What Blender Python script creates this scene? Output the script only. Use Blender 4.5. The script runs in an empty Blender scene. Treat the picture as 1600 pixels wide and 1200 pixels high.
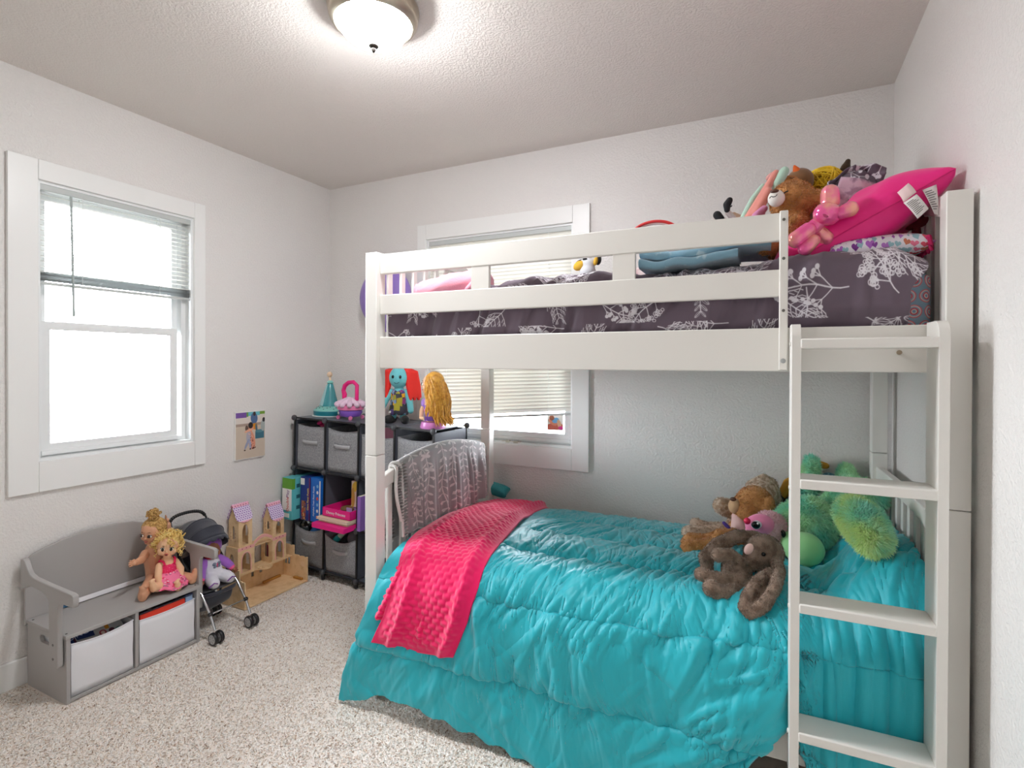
import bpy, bmesh, math, random
import numpy as np
from mathutils import Matrix, Vector, Euler

SC = bpy.context.scene
COL = SC.collection
PI = math.pi
R = math.radians
BA = 0.02244                      # the bunk stands a little askew to the wall
ROOM_W, ROOM_H, ROOM_F = 3.2017, 2.5027, -3.25

SKY_STRENGTH = 36.0
LAMP = 116.0
EXPOSURE = 0.38

# ------------------------------------------------------------------ camera, light, exposure
cam = bpy.data.cameras.new('camera')
cam.sensor_width = 36.0
cam.lens = 831.642 / 1600 * 36
cam.shift_x = -5.907 / 1600
cam.shift_y = -26.26 / 1600
cam.clip_start = 0.02
camo = bpy.data.objects.new('camera', cam)
COL.objects.link(camo)
camo.matrix_world = Matrix(((0.89873041, -0.00545524, 0.43846766, 2.7556924),
                            (0.43849031, 0.00400592, -0.89872699, -2.7298059),
                            (0.0031463, 0.9999771, 0.00599232, 1.31095667),
                            (0, 0, 0, 1)))
SC.camera = camo

SC.view_settings.view_transform = 'Standard'
SC.view_settings.look = 'None'
SC.view_settings.gamma = 1.0
SC.view_settings.use_curve_mapping = False
SC.view_settings.exposure = EXPOSURE
try:
    SC.cycles.use_denoising = True
    SC.cycles.max_bounces = 10
    SC.cycles.diffuse_bounces = 6
    SC.cycles.transparent_max_bounces = 12
    SC.cycles.sample_clamp_indirect = 4.0
    SC.cycles.caustics_reflective = False
    SC.cycles.caustics_refractive = False
except Exception:
    pass

world = bpy.data.worlds.new('overcast_sky')
SC.world = world
world.use_nodes = True
world.node_tree.nodes['Background'].inputs[0].default_value = (0.88, 0.94, 1.0, 1)
world.node_tree.nodes['Background'].inputs[1].default_value = SKY_STRENGTH


def portal(name, loc, rot, sx, sy):
    l = bpy.data.lights.new(name, 'AREA')
    l.shape = 'RECTANGLE'
    l.size, l.size_y = sx, sy
    l.cycles.is_portal = True
    o = bpy.data.objects.new(name, l)
    o.location, o.rotation_euler = loc, rot
    COL.objects.link(o)


portal('sky_portal', (-0.16, -1.286, 1.486), (0, R(-90), 0), 1.2, 0.7)
portal('sky_portal', (1.29, 0.16, 1.46), (R(-90), 0, 0), 1.0, 1.25)


# ------------------------------------------------------------------ helpers
def lin(c):
    return tuple(((v / 255) / 12.92 if v / 255 <= 0.04045 else ((v / 255 + 0.055) / 1.055) ** 2.4) for v in c[:3]) + (1.0,)


MATS = {}


def mat(name, col=(200, 200, 200), rough=0.6, metal=0.0, bump=None, vary=None, sheen=0.0, spec=0.5,
        emit=None, img=None, attr=None, scale=1.0, coat=0.0, trans=0.0, alpha=None, sss=0.0, through=0.0):
    """Principled material from nodes. bump=(scale,strength,detail), vary=(scale,colour2,low,high)."""
    if name in MATS:
        return MATS[name]
    m = bpy.data.materials.new(name)
    m.use_nodes = True
    nt = m.node_tree
    b = nt.nodes['Principled BSDF']
    b.inputs['Base Color'].default_value = lin(col)
    b.inputs['Roughness'].default_value = rough
    b.inputs['Metallic'].default_value = metal
    b.inputs['Specular IOR Level'].default_value = spec
    b.inputs['Sheen Weight'].default_value = sheen
    b.inputs['Coat Weight'].default_value = coat
    b.inputs['Transmission Weight'].default_value = trans
    if sss:
        b.inputs['Subsurface Weight'].default_value = sss
        b.inputs['Subsurface Radius'].default_value = (0.01, 0.005, 0.003)
        b.inputs['Subsurface Scale'].default_value = 0.5
    tc = nt.nodes.new('ShaderNodeTexCoord')
    if emit:
        b.inputs['Emission Color'].default_value = lin(emit[0])
        b.inputs['Emission Strength'].default_value = emit[1]
    src = None
    if img is not None:
        t = nt.nodes.new('ShaderNodeTexImage')
        t.image = img
        nt.links.new(tc.outputs['UV'], t.inputs['Vector'])
        src = t.outputs['Color']
    if attr:
        a = nt.nodes.new('ShaderNodeAttribute')
        a.attribute_name = attr
        src = a.outputs['Color']
    if vary:
        n = nt.nodes.new('ShaderNodeTexNoise')
        n.inputs['Scale'].default_value = vary[0]
        n.inputs['Detail'].default_value = 3
        nt.links.new(tc.outputs['Object'], n.inputs['Vector'])
        r = nt.nodes.new('ShaderNodeMapRange')
        r.inputs[1].default_value, r.inputs[2].default_value = vary[2], vary[3]
        nt.links.new(n.outputs['Fac'], r.inputs[0])
        mx = nt.nodes.new('ShaderNodeMix')
        mx.data_type = 'RGBA'
        nt.links.new(r.outputs[0], mx.inputs[0])
        if src is not None:
            nt.links.new(src, mx.inputs[6])
        else:
            mx.inputs[6].default_value = lin(col)
        mx.inputs[7].default_value = lin(vary[1])
        src = mx.outputs[2]
    if src is not None:
        nt.links.new(src, b.inputs['Base Color'])
    if bump:
        n = nt.nodes.new('ShaderNodeTexNoise')
        n.inputs['Scale'].default_value = bump[0]
        n.inputs['Detail'].default_value = bump[2] if len(bump) > 2 else 2
        nt.links.new(tc.outputs['Object'], n.inputs['Vector'])
        h = n.outputs['Fac']
        if len(bump) > 3:
            r = nt.nodes.new('ShaderNodeMapRange')
            r.interpolation_type = 'SMOOTHSTEP'
            r.inputs[1].default_value, r.inputs[2].default_value = bump[3], bump[4]
            nt.links.new(h, r.inputs[0])
            h = r.outputs[0]
        bp = nt.nodes.new('ShaderNodeBump')
        bp.inputs['Strength'].default_value = bump[1]
        bp.inputs['Distance'].default_value = 0.004
        nt.links.new(h, bp.inputs['Height'])
        nt.links.new(bp.outputs['Normal'], b.inputs['Normal'])
    if through:
        t_ = nt.nodes.new('ShaderNodeBsdfTranslucent')
        t_.inputs[0].default_value = lin(col)
        if src is not None:
            nt.links.new(src, t_.inputs[0])
        x_ = nt.nodes.new('ShaderNodeMixShader')
        x_.inputs[0].default_value = through
        nt.links.new(b.outputs[0], x_.inputs[1])
        nt.links.new(t_.outputs[0], x_.inputs[2])
        nt.links.new(x_.outputs[0], nt.nodes['Material Output'].inputs[0])
    MATS[name] = m
    return m


def glass_mat():
    m = bpy.data.materials.new('window_glass')
    m.use_nodes = True
    nt = m.node_tree
    nt.nodes.remove(nt.nodes['Principled BSDF'])
    t = nt.nodes.new('ShaderNodeBsdfTransparent')
    g = nt.nodes.new('ShaderNodeBsdfGlossy')
    g.inputs['Roughness'].default_value = 0.02
    f = nt.nodes.new('ShaderNodeFresnel')
    x = nt.nodes.new('ShaderNodeMixShader')
    nt.links.new(f.outputs[0], x.inputs[0])
    nt.links.new(t.outputs[0], x.inputs[1])
    nt.links.new(g.outputs[0], x.inputs[2])
    nt.links.new(x.outputs[0], nt.nodes['Material Output'].inputs[0])
    return m


def sheer_mat(name, col, amount):
    """Thin cloth or plastic that lets part of the light behind it through."""
    m = bpy.data.materials.new(name)
    m.use_nodes = True
    nt = m.node_tree
    b = nt.nodes['Principled BSDF']
    b.inputs['Base Color'].default_value = lin(col)
    b.inputs['Roughness'].default_value = 0.5
    t = nt.nodes.new('ShaderNodeBsdfTranslucent')
    t.inputs[0].default_value = lin(col)
    x = nt.nodes.new('ShaderNodeMixShader')
    x.inputs[0].default_value = amount
    nt.links.new(b.outputs[0], x.inputs[1])
    nt.links.new(t.outputs[0], x.inputs[2])
    nt.links.new(x.outputs[0], nt.nodes['Material Output'].inputs[0])
    return m


class MB:
    """Collects shapes into one bmesh."""

    def __init__(self):
        self.bm = bmesh.new()
        self.uv = None

    def box(self, lo, hi, M=None):
        x0, y0, z0 = lo
        x1, y1, z1 = hi
        v = [self.bm.verts.new(p) for p in ((x0, y0, z0), (x1, y0, z0), (x1, y1, z0), (x0, y1, z0),
                                            (x0, y0, z1), (x1, y0, z1), (x1, y1, z1), (x0, y1, z1))]
        for f in ((0, 3, 2, 1), (4, 5, 6, 7), (0, 1, 5, 4), (1, 2, 6, 5), (2, 3, 7, 6), (3, 0, 4, 7)):
            self.bm.faces.new([v[i] for i in f])
        if M is not None:
            bmesh.ops.transform(self.bm, matrix=M, verts=v)
        return self

    def cbox(self, c, s, e=(0, 0, 0)):
        M = Matrix.Translation(c) @ Euler(e).to_matrix().to_4x4()
        return self.box((-s[0] / 2, -s[1] / 2, -s[2] / 2), (s[0] / 2, s[1] / 2, s[2] / 2), M)

    def tube(self, pts, r, n=8, closed=False, caps=True):
        P = [Vector(p) for p in pts]
        N = len(P)
        rr = r if isinstance(r, (list, tuple)) else [r] * N
        rings = []
        up = None
        for i in range(N):
            if closed:
                t = P[(i + 1) % N] - P[i - 1]
            else:
                t = P[min(i + 1, N - 1)] - P[max(i - 1, 0)]
            if t.length < 1e-9:
                t = Vector((0, 0, 1))
            t.normalize()
            if up is None:
                up = Vector((0, 0, 1)) if abs(t.z) < 0.9 else Vector((1, 0, 0))
            a = t.cross(up)
            if a.length < 1e-6:
                a = t.cross(Vector((0.3, 1, 0.2)))
            a.normalize()
            b = a.cross(t)
            up = b
            rings.append([self.bm.verts.new(P[i] + (a * math.cos(2 * PI * k / n) + b * math.sin(2 * PI * k / n)) * rr[i]) for k in range(n)])
        for i in range(N if closed else N - 1):
            A, B = rings[i], rings[(i + 1) % N]
            for k in range(n):
                self.bm.faces.new((A[k], A[(k + 1) % n], B[(k + 1) % n], B[k]))
        if caps and not closed:
            self.bm.faces.new(rings[0][::-1])
            self.bm.faces.new(rings[-1])
        return self

    def lathe(self, prof, c=(0, 0, 0), n=24, M=None, caps=True):
        rings = []
        vs = []
        for r, z in prof:
            ring = [self.bm.verts.new((r * math.cos(2 * PI * k / n), r * math.sin(2 * PI * k / n), z)) for k in range(n)]
            rings.append(ring)
            vs += ring
        for A, B in zip(rings, rings[1:]):
            for k in range(n):
                self.bm.faces.new((A[k], A[(k + 1) % n], B[(k + 1) % n], B[k]))
        if caps:
            if prof[0][0] > 1e-5:
                self.bm.faces.new(rings[0][::-1])
            if prof[-1][0] > 1e-5:
                self.bm.faces.new(rings[-1])
        T = Matrix.Translation(c)
        if M is not None:
            T = T @ M.to_4x4()
        bmesh.ops.transform(self.bm, matrix=T, verts=vs)
        return self

    def ell(self, c, r, e=(0, 0, 0), n=16):
        if not isinstance(r, (tuple, list)):
            r = (r, r, r)
        M = Matrix.Translation(c) @ Euler(e).to_matrix().to_4x4() @ Matrix.Diagonal((r[0], r[1], r[2], 1))
        bmesh.ops.create_uvsphere(self.bm, u_segments=n, v_segments=max(6, n // 2 + 2), radius=1.0, matrix=M)
        return self

    def cap(self, p, r1, q, r2, n=12):
        """Tapered capsule."""
        p, q = Vector(p), Vector(q)
        d = q - p
        L = max(d.length, 1e-6)
        prof = [(r1 * math.cos(a), r1 * math.sin(a)) for a in [R(-90 + 18 * i) for i in range(6)]]
        prof += [(r2 * math.cos(a), L + r2 * math.sin(a)) for a in [R(18 * i) for i in range(6)]]
        prof = [(max(a, 1e-5), b) for a, b in prof]
        M = Vector((0, 0, 1)).rotation_difference(d / L).to_matrix()
        return self.lathe(prof, p, n, M, caps=False)

    def chain(self, nodes, n=12):
        """nodes: (x,y,z,r)... capsules from node to node."""
        for a, b in zip(nodes, nodes[1:]):
            self.cap(a[:3], a[3], b[:3], b[3], n)
        return self

    def plate(self, outline, holes=(), thick=0.006, M=None):
        """Flat board in the local XY plane with holes, thickness along local Z."""
        bm2 = bmesh.new()
        edges = []
        for loop in [outline] + list(holes):
            v = [bm2.verts.new((x, y, 0)) for x, y in loop]
            for i in range(len(v)):
                edges.append(bm2.edges.new((v[i], v[(i + 1) % len(v)])))
        bmesh.ops.triangle_fill(bm2, use_beauty=True, use_dissolve=False, edges=edges, normal=(0, 0, 1))
        g = bmesh.ops.extrude_face_region(bm2, geom=bm2.faces[:])
        bmesh.ops.translate(bm2, vec=(0, 0, thick), verts=[e for e in g['geom'] if isinstance(e, bmesh.types.BMVert)])
        bmesh.ops.recalc_face_normals(bm2, faces=bm2.faces[:])
        if M is not None:
            bmesh.ops.transform(bm2, matrix=M, verts=bm2.verts[:])
        me = bpy.data.meshes.new('t')
        bm2.to_mesh(me)
        bm2.free()
        self.bm.from_mesh(me)
        bpy.data.meshes.remove(me)
        return self

    def grid(self, A, wrap=False, uv=None):
        """A: (nu,nv,3) points; uv: (nu,nv,2)."""
        nu, nv = A.shape[:2]
        vs = [[self.bm.verts.new(A[i, j]) for j in range(nv)] for i in range(nu)]
        lay = self.bm.loops.layers.uv.verify() if uv is not None else None
        for i in range(nu if wrap else nu - 1):
            i2 = (i + 1) % nu
            for j in range(nv - 1):
                f = self.bm.faces.new((vs[i][j], vs[i2][j], vs[i2][j + 1], vs[i][j + 1]))
                if lay:
                    for lp, (a, b) in zip(f.loops, ((i, j), (i2, j), (i2, j + 1), (i, j + 1))):
                        lp[lay].uv = uv[a, b]
        return self

    def boxuv(self, lo, hi, face, M=None):
        """A box with UV 0..1 on every face (print fills the wanted face)."""
        n0 = len(self.bm.faces)
        self.box(lo, hi, M)
        self.bm.faces.ensure_lookup_table()
        lay = self.bm.loops.layers.uv.verify()
        quads = {0: ((0, 0), (0, 1), (1, 1), (1, 0))}
        for k, f in enumerate(self.bm.faces[n0:]):
            co = ((0, 0), (1, 0), (1, 1), (0, 1))
            for lp, c in zip(f.loops, co):
                lp[lay].uv = c
        return self

    def mesh(self, name):
        me = bpy.data.meshes.new(name)
        bmesh.ops.recalc_face_normals(self.bm, faces=self.bm.faces[:])
        self.bm.to_mesh(me)
        self.bm.free()
        return me


ORG = {}        # object -> origin that its geometry is measured from


def bedM(base):
    Rm = Matrix.Rotation(BA, 4, 'Z')
    return Matrix.Translation(Rm @ Vector(base)) @ Rm


def props(o, label=None, cat=None, group=None, kind=None):
    if label:
        o['label'] = label
    if cat:
        o['category'] = cat
    if group:
        o['group'] = group
    if kind:
        o['kind'] = kind
    return o


def thing(name, label, cat, base=(0, 0, 0), bed=False, group=None, M=None, kind=None):
    """An Empty at the thing's base that parents its parts. With M the parts are given in local coordinates."""
    o = bpy.data.objects.new(name, None)
    o.empty_display_size = 0.05
    COL.objects.link(o)
    if M is not None:
        o.matrix_world = M
        ORG[o] = Vector((0, 0, 0))
    else:
        o.matrix_world = bedM(base) if bed else Matrix.Translation(base)
        ORG[o] = Vector(base)
    return props(o, label, cat, group, kind)


def link(name, me, m, parent=None, smooth=True, bevel=0.0, solid=0.0, sub=0, angle=40, org=None):
    if isinstance(me, MB):
        me = me.mesh(name)
    o = bpy.data.objects.new(name, me)
    COL.objects.link(o)
    off = org if org is not None else (ORG[parent] if parent is not None else Vector((0, 0, 0)))
    if off.length > 0:
        me.transform(Matrix.Translation(-off))
    if parent is not None:
        o.parent = parent
        ORG[o] = off
    for mm in (m if isinstance(m, (list, tuple)) else [m]):
        me.materials.append(mm)
    if smooth:
        me.polygons.foreach_set('use_smooth', [True] * len(me.polygons))
        me.set_sharp_from_angle(angle=R(angle))
    if solid:
        s = o.modifiers.new('solid', 'SOLIDIFY')
        s.thickness = abs(solid)
        s.offset = -1 if solid > 0 else 1
    if bevel:
        b = o.modifiers.new('bevel', 'BEVEL')
        b.width = bevel
        b.segments = 2
        b.limit_method = 'ANGLE'
    if sub:
        s = o.modifiers.new('sub', 'SUBSURF')
        s.levels = s.render_levels = sub
    return o


def part(parent, name, me, m, **k):
    return link(name, me, m, parent, **k)


def solo(name, me, m, label, cat, base=(0, 0, 0), bed=False, group=None, kind=None, M=None, **k):
    o = link(name, me, m, None, org=Vector(base) if M is None else Vector((0, 0, 0)), **k)
    o.matrix_world = M if M is not None else (bedM(base) if bed else Matrix.Translation(base))
    ORG[o] = Vector(base) if M is None else Vector((0, 0, 0))
    return props(o, label, cat, group, kind)


def struct(name, me, m, parent=None, **k):
    o = link(name, me, m, parent, **k)
    if parent is None:
        ORG[o] = Vector((0, 0, 0))
        o['kind'] = 'structure'
    return o


def body(mb, voxel=0.005, smooth=4, name='body'):
    """Melts all shapes of mb into one continuous skin."""
    me = mb.mesh(name)
    o = bpy.data.objects.new('tmp', me)
    COL.objects.link(o)
    r = o.modifiers.new('r', 'REMESH')
    r.mode = 'VOXEL'
    r.voxel_size = voxel
    r.use_smooth_shade = True
    s = o.modifiers.new('s', 'SMOOTH')
    s.iterations = smooth
    s.factor = 0.5
    dg = bpy.context.evaluated_depsgraph_get()
    out = bpy.data.meshes.new_from_object(o.evaluated_get(dg))
    bpy.data.objects.remove(o)
    out.name = name
    return out


def _area_sample(me, n, rng):
    me.calc_loop_triangles()
    nt = len(me.loop_triangles)
    tri = np.empty(nt * 3, np.int32)
    me.loop_triangles.foreach_get('vertices', tri)
    tri = tri.reshape(-1, 3)
    co = np.empty(len(me.vertices) * 3)
    me.vertices.foreach_get('co', co)
    co = co.reshape(-1, 3)
    a, b, c = co[tri[:, 0]], co[tri[:, 1]], co[tri[:, 2]]
    nr = np.cross(b - a, c - a)
    ar = np.linalg.norm(nr, axis=1) + 1e-12
    idx = rng.choice(nt, n, p=ar / ar.sum())
    u, v = rng.random(n), rng.random(n)
    f = u + v > 1
    u[f], v[f] = 1 - u[f], 1 - v[f]
    p = a[idx] + (b - a)[idx] * u[:, None] + (c - a)[idx] * v[:, None]
    return p, (nr / ar[:, None])[idx]


def mesh_from(name, V, F):
    me = bpy.data.meshes.new(name)
    me.vertices.add(len(V))
    me.vertices.foreach_set('co', np.asarray(V, np.float32).ravel())
    F = np.asarray(F, np.int32)
    k = F.shape[1]
    me.loops.add(F.size)
    me.loops.foreach_set('vertex_index', F.ravel())
    me.polygons.add(len(F))
    me.polygons.foreach_set('loop_start', np.arange(len(F), dtype=np.int32) * k)
    me.polygons.foreach_set('loop_total', np.full(len(F), k, np.int32))
    me.update(calc_edges=True)
    return me


def grid_mesh(name, A):
    nu, nv = A.shape[:2]
    i = np.arange(nu * nv).reshape(nu, nv)
    F = np.stack([i[:-1, :-1], i[1:, :-1], i[1:, 1:], i[:-1, 1:]], -1).reshape(-1, 4)
    return mesh_from(name, A.reshape(-1, 3), F)


def fur(parent, m, n, length, width, comb=(0, 0, -0.4), messy=0.5, seed=1, src=None, name='fur'):
    """Thin blades standing on the parent's skin, joined into one part."""
    rng = np.random.default_rng(seed)
    p, nr = _area_sample((src or parent).data, n, rng)
    d = nr + np.asarray(comb)[None] + rng.normal(0, messy, (n, 3))
    d -= nr * np.minimum(0, (d * nr).sum(1) - 0.15)[:, None]
    d /= np.linalg.norm(d, axis=1)[:, None]
    L = length * rng.uniform(0.6, 1.2, (n, 1))
    s = np.cross(d, rng.normal(0, 1, (n, 3)))
    s /= np.linalg.norm(s, axis=1)[:, None] + 1e-9
    bend = np.cross(s, d) * rng.normal(0, 0.25, (n, 1)) + np.asarray(comb)[None] * 0.35
    w = width * rng.uniform(0.7, 1.3, (n, 1))
    base = p - nr * 0.001
    V = np.stack([base - s * w / 2, base + s * w / 2, base + d * L * 0.55 + s * w * 0.4, base + d * L * 0.55 - s * w * 0.4,
                  base + (d + bend * 0.6) * L], 1).reshape(-1, 3)
    i = np.arange(n)[:, None] * 5
    F = np.concatenate([i + np.array([[0, 1, 2]]), i + np.array([[0, 2, 3]]), i + np.array([[3, 2, 4]])], 0)
    me = mesh_from(name, V, F)
    o = link(name, me, m, None, smooth=False)
    o.parent = parent
    ORG[o] = ORG.get(parent, Vector((0, 0, 0)))
    o['kind'] = 'stuff'
    return o


def vn(x, y, seed=0):
    """Smooth value noise, -1..1, on arrays."""
    rng = np.random.default_rng(seed)
    T = rng.uniform(-1, 1, (128, 128))
    xi, yi = np.floor(x).astype(int), np.floor(y).astype(int)
    fx, fy = x - xi, y - yi
    fx, fy = fx * fx * (3 - 2 * fx), fy * fy * (3 - 2 * fy)
    a, b = T[xi % 128, yi % 128], T[(xi + 1) % 128, yi % 128]
    c, d = T[xi % 128, (yi + 1) % 128], T[(xi + 1) % 128, (yi + 1) % 128]
    return (a * (1 - fx) + b * fx) * (1 - fy) + (c * (1 - fx) + d * fx) * fy


def sst(a, b, x):
    t = np.clip((x - a) / (b - a), 0, 1)
    return t * t * (3 - 2 * t)


def normals(A):
    du = np.gradient(A, axis=0)
    dv = np.gradient(A, axis=1)
    n = np.cross(du, dv)
    return n / (np.linalg.norm(n, axis=2, keepdims=True) + 1e-9)


def smooth_line(P, n=300):
    """Dense, rounded polyline through P and its arc length."""
    P = np.asarray(P, float)
    for _ in range(4):
        Q = np.empty((2 * len(P), P.shape[1]))
        Q[0], Q[-1] = P[0], P[-1]
        Q[1:-1:2] = 0.75 * P[:-1] + 0.25 * P[1:]
        Q[2:-1:2] = 0.25 * P[:-1] + 0.75 * P[1:]
        P = Q[:-1] if False else Q
    s = np.r_[0, np.cumsum(np.linalg.norm(np.diff(P, axis=0), axis=1))]
    t = np.linspace(0, s[-1], n)
    return np.stack([np.interp(t, s, P[:, k]) for k in range(P.shape[1])], 1), t


class Canvas:
    """A small painter for flat prints."""

    def __init__(self, w, h, bg):
        self.a = np.empty((h, w, 3), np.float32)
        self.a[:] = np.array(bg, np.float32) / 255
        self.w, self.h = w, h

    def _put(self, x0, y0, x1, y1, f, col):
        x0, y0 = max(0, int(x0)), max(0, int(y0))
        x1, y1 = min(self.w, int(x1) + 1), min(self.h, int(y1) + 1)
        if x1 <= x0 or y1 <= y0:
            return
        Y, X = np.mgrid[y0:y1, x0:x1] + 0.5
        al = np.clip(f(X, Y), 0, 1)[..., None]
        s = self.a[y0:y1, x0:x1]
        self.a[y0:y1, x0:x1] = s * (1 - al) + al * (np.array(col, np.float32) / 255)

    def disc(self, x, y, r, col):
        self._put(x - r - 1, y - r - 1, x + r + 1, y + r + 1, lambda X, Y: r + .5 - np.hypot(X - x, Y - y), col)

    def ring(self, x, y, r, w, col):
        self._put(x - r - w, y - r - w, x + r + w, y + r + w, lambda X, Y: w / 2 + .5 - abs(np.hypot(X - x, Y - y) - r), col)

    def ell(self, x, y, a, b, ang, col):
        m = max(a, b) + 1
        c, s = math.cos(ang), math.sin(ang)
        self._put(x - m, y - m, x + m, y + m, lambda X, Y: (1 - np.hypot(((X - x) * c + (Y - y) * s) / a, (-(X - x) * s + (Y - y) * c) / b)) * min(a, b) + .5, col)

    def line(self, pts, w, col):
        for (ax, ay), (bx, by) in zip(pts, pts[1:]):
            dx, dy = bx - ax, by - ay
            L = dx * dx + dy * dy + 1e-9

            def f(X, Y):
                t = np.clip(((X - ax) * dx + (Y - ay) * dy) / L, 0, 1)
                return w / 2 + .5 - np.hypot(X - ax - t * dx, Y - ay - t * dy)
            self._put(min(ax, bx) - w, min(ay, by) - w, max(ax, bx) + w, max(ay, by) + w, f, col)

    def poly(self, pts, col):
        P = np.array(pts, float)

        def f(X, Y):
            ins = np.zeros(X.shape, bool)
            for (ax, ay), (bx, by) in zip(P, np.roll(P, -1, 0)):
                c = (ay > Y) != (by > Y)
                ins ^= c & (X < (bx - ax) * (Y - ay) / (by - ay + 1e-12) + ax)
            return ins.astype(float)
        self._put(P[:, 0].min(), P[:, 1].min(), P[:, 0].max(), P[:, 1].max(), f, col)

    def rect(self, x0, y0, x1, y1, col):
        self.poly([(x0, y0), (x1, y0), (x1, y1), (x0, y1)], col)

    def heart(self, x, y, s, col, ang=0.0):
        t = np.linspace(0, 2 * PI, 28, endpoint=False)
        hx, hy = 16 * np.sin(t) ** 3 / 16, (13 * np.cos(t) - 5 * np.cos(2 * t) - 2 * np.cos(3 * t) - np.cos(4 * t)) / 16
        c, q = math.cos(ang), math.sin(ang)
        self.poly([(x + s * (a * c - b * q), y + s * (a * q + b * c)) for a, b in zip(hx, hy)], col)

    def image(self, name):
        im = bpy.data.images.new(name, self.w, self.h)
        px = np.ones((self.h, self.w, 4), np.float32)
        px[..., :3] = self.a
        im.pixels.foreach_set(px.ravel())
        im.pack()
        return im


def text(body_, size, M, m, parent, name='lettering', depth=0.0004, align='CENTER'):
    cu = bpy.data.curves.new('t', 'FONT')
    cu.body = body_
    cu.size = size
    cu.align_x = align
    cu.align_y = 'CENTER'
    cu.extrude = depth
    o = bpy.data.objects.new('t', cu)
    COL.objects.link(o)
    me = bpy.data.meshes.new_from_object(o.evaluated_get(bpy.context.evaluated_depsgraph_get()))
    bpy.data.objects.remove(o)
    me.transform(M)
    return link(name, me, m, parent, smooth=False)


def frameM(o, x, y):
    """Matrix with origin o, local X along x, local Y along y."""
    x, y = Vector(x).normalized(), Vector(y).normalized()
    z = x.cross(y).normalized()
    y = z.cross(x)
    return Matrix((( x.x, y.x, z.x, o[0]), (x.y, y.y, z.y, o[1]), (x.z, y.z, z.z, o[2]), (0, 0, 0, 1)))


random.seed(7)


# ================================================================== THE SETTING
wall_m = mat('wall_paint', (231, 228, 225), 0.42, bump=(95, 0.34, 3, 0.42, 0.62), spec=0.42)
ceil_m = mat('ceiling_paint', (228, 222, 216), 0.5, bump=(120, 0.42, 3, 0.42, 0.6), spec=0.4)
trim_m = mat('trim_paint', (240, 240, 238), 0.35, bump=(30, 0.03))
vinyl_m = mat('window_vinyl', (238, 240, 240), 0.3)
floor_m = mat('carpet_backing', (244, 234, 224), 0.95, bump=(300, 0.6))
glass_m = glass_mat()
slat_m = sheer_mat('blind_slat', (240, 240, 236), 0.12)
slat2_m = sheer_mat('closed_blind_slat', (236, 234, 226), 0.022)
dark_line_m = mat('dark_gap', (60, 58, 56), 0.8)

M_L = frameM((0, 0, 0), (0, 1, 0), (0, 0, 1))          # left wall: a = y, b = z, d = into the room
M_B = frameM((0, 0, 0), (1, 0, 0), (0, 0, 1))          # back wall: a = x, b = z, d = into the room (-y)
M_F = frameM((0, ROOM_F, 0), (-1, 0, 0), (0, 0, 1))    # wall behind the camera: a = -x


def rect(a0, b0, a1, b1):
    return [(a0, b0), (a1, b0), (a1, b1), (a0, b1)]


W1 = (-1.616, 0.898, -0.957, 2.07)
W2 = (0.81, 0.852, 1.769, 2.077)
T12 = Matrix.Translation((0, 0, -0.12))
struct('wall_left', MB().plate(rect(ROOM_F - .12, 0, 0.12, ROOM_H), [rect(*W1)], 0.12, M_L @ T12), wall_m, smooth=False)
struct('wall_back', MB().plate(rect(0, 0, ROOM_W, ROOM_H), [rect(*W2)], 0.12, M_B @ T12), wall_m, smooth=False)
struct('wall_front', MB().plate(rect(-ROOM_W, 0, 0, ROOM_H), (), 0.12, M_F @ T12), wall_m, smooth=False)
struct('wall_right', MB().box((ROOM_W, ROOM_F - .12, 0), (ROOM_W + .12, 0.12, ROOM_H)), wall_m, smooth=False)
struct('floor', MB().box((-0.12, ROOM_F - .12, -0.1), (ROOM_W + .12, 0.12, 0)), floor_m, smooth=False)
struct('ceiling', MB().box((-0.12, ROOM_F - .12, ROOM_H), (ROOM_W + .12, 0.12, ROOM_H + .1)), ceil_m, smooth=False)
for nm, lo, hi, n in (('baseboard_left', (0, ROOM_F, 0), (0.015, 0, 0.111), 0), ('baseboard_back', (0.015, -0.015, 0), (ROOM_W - .015, 0, 0.111), 0),
                      ('baseboard_right', (ROOM_W - .015, ROOM_F, 0), (ROOM_W, 0, 0.111), 0), ('baseboard_front', (0.015, ROOM_F, 0), (ROOM_W - .015, ROOM_F + .015, 0.111), 0)):
    struct(nm, MB().box(lo, hi), trim_m, bevel=0.004)
struct('ground', MB().box((-30, -30, -0.75), (30, 30, -0.7)), mat('outside_gravel', (170, 170, 165), 0.9), smooth=False)


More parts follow.
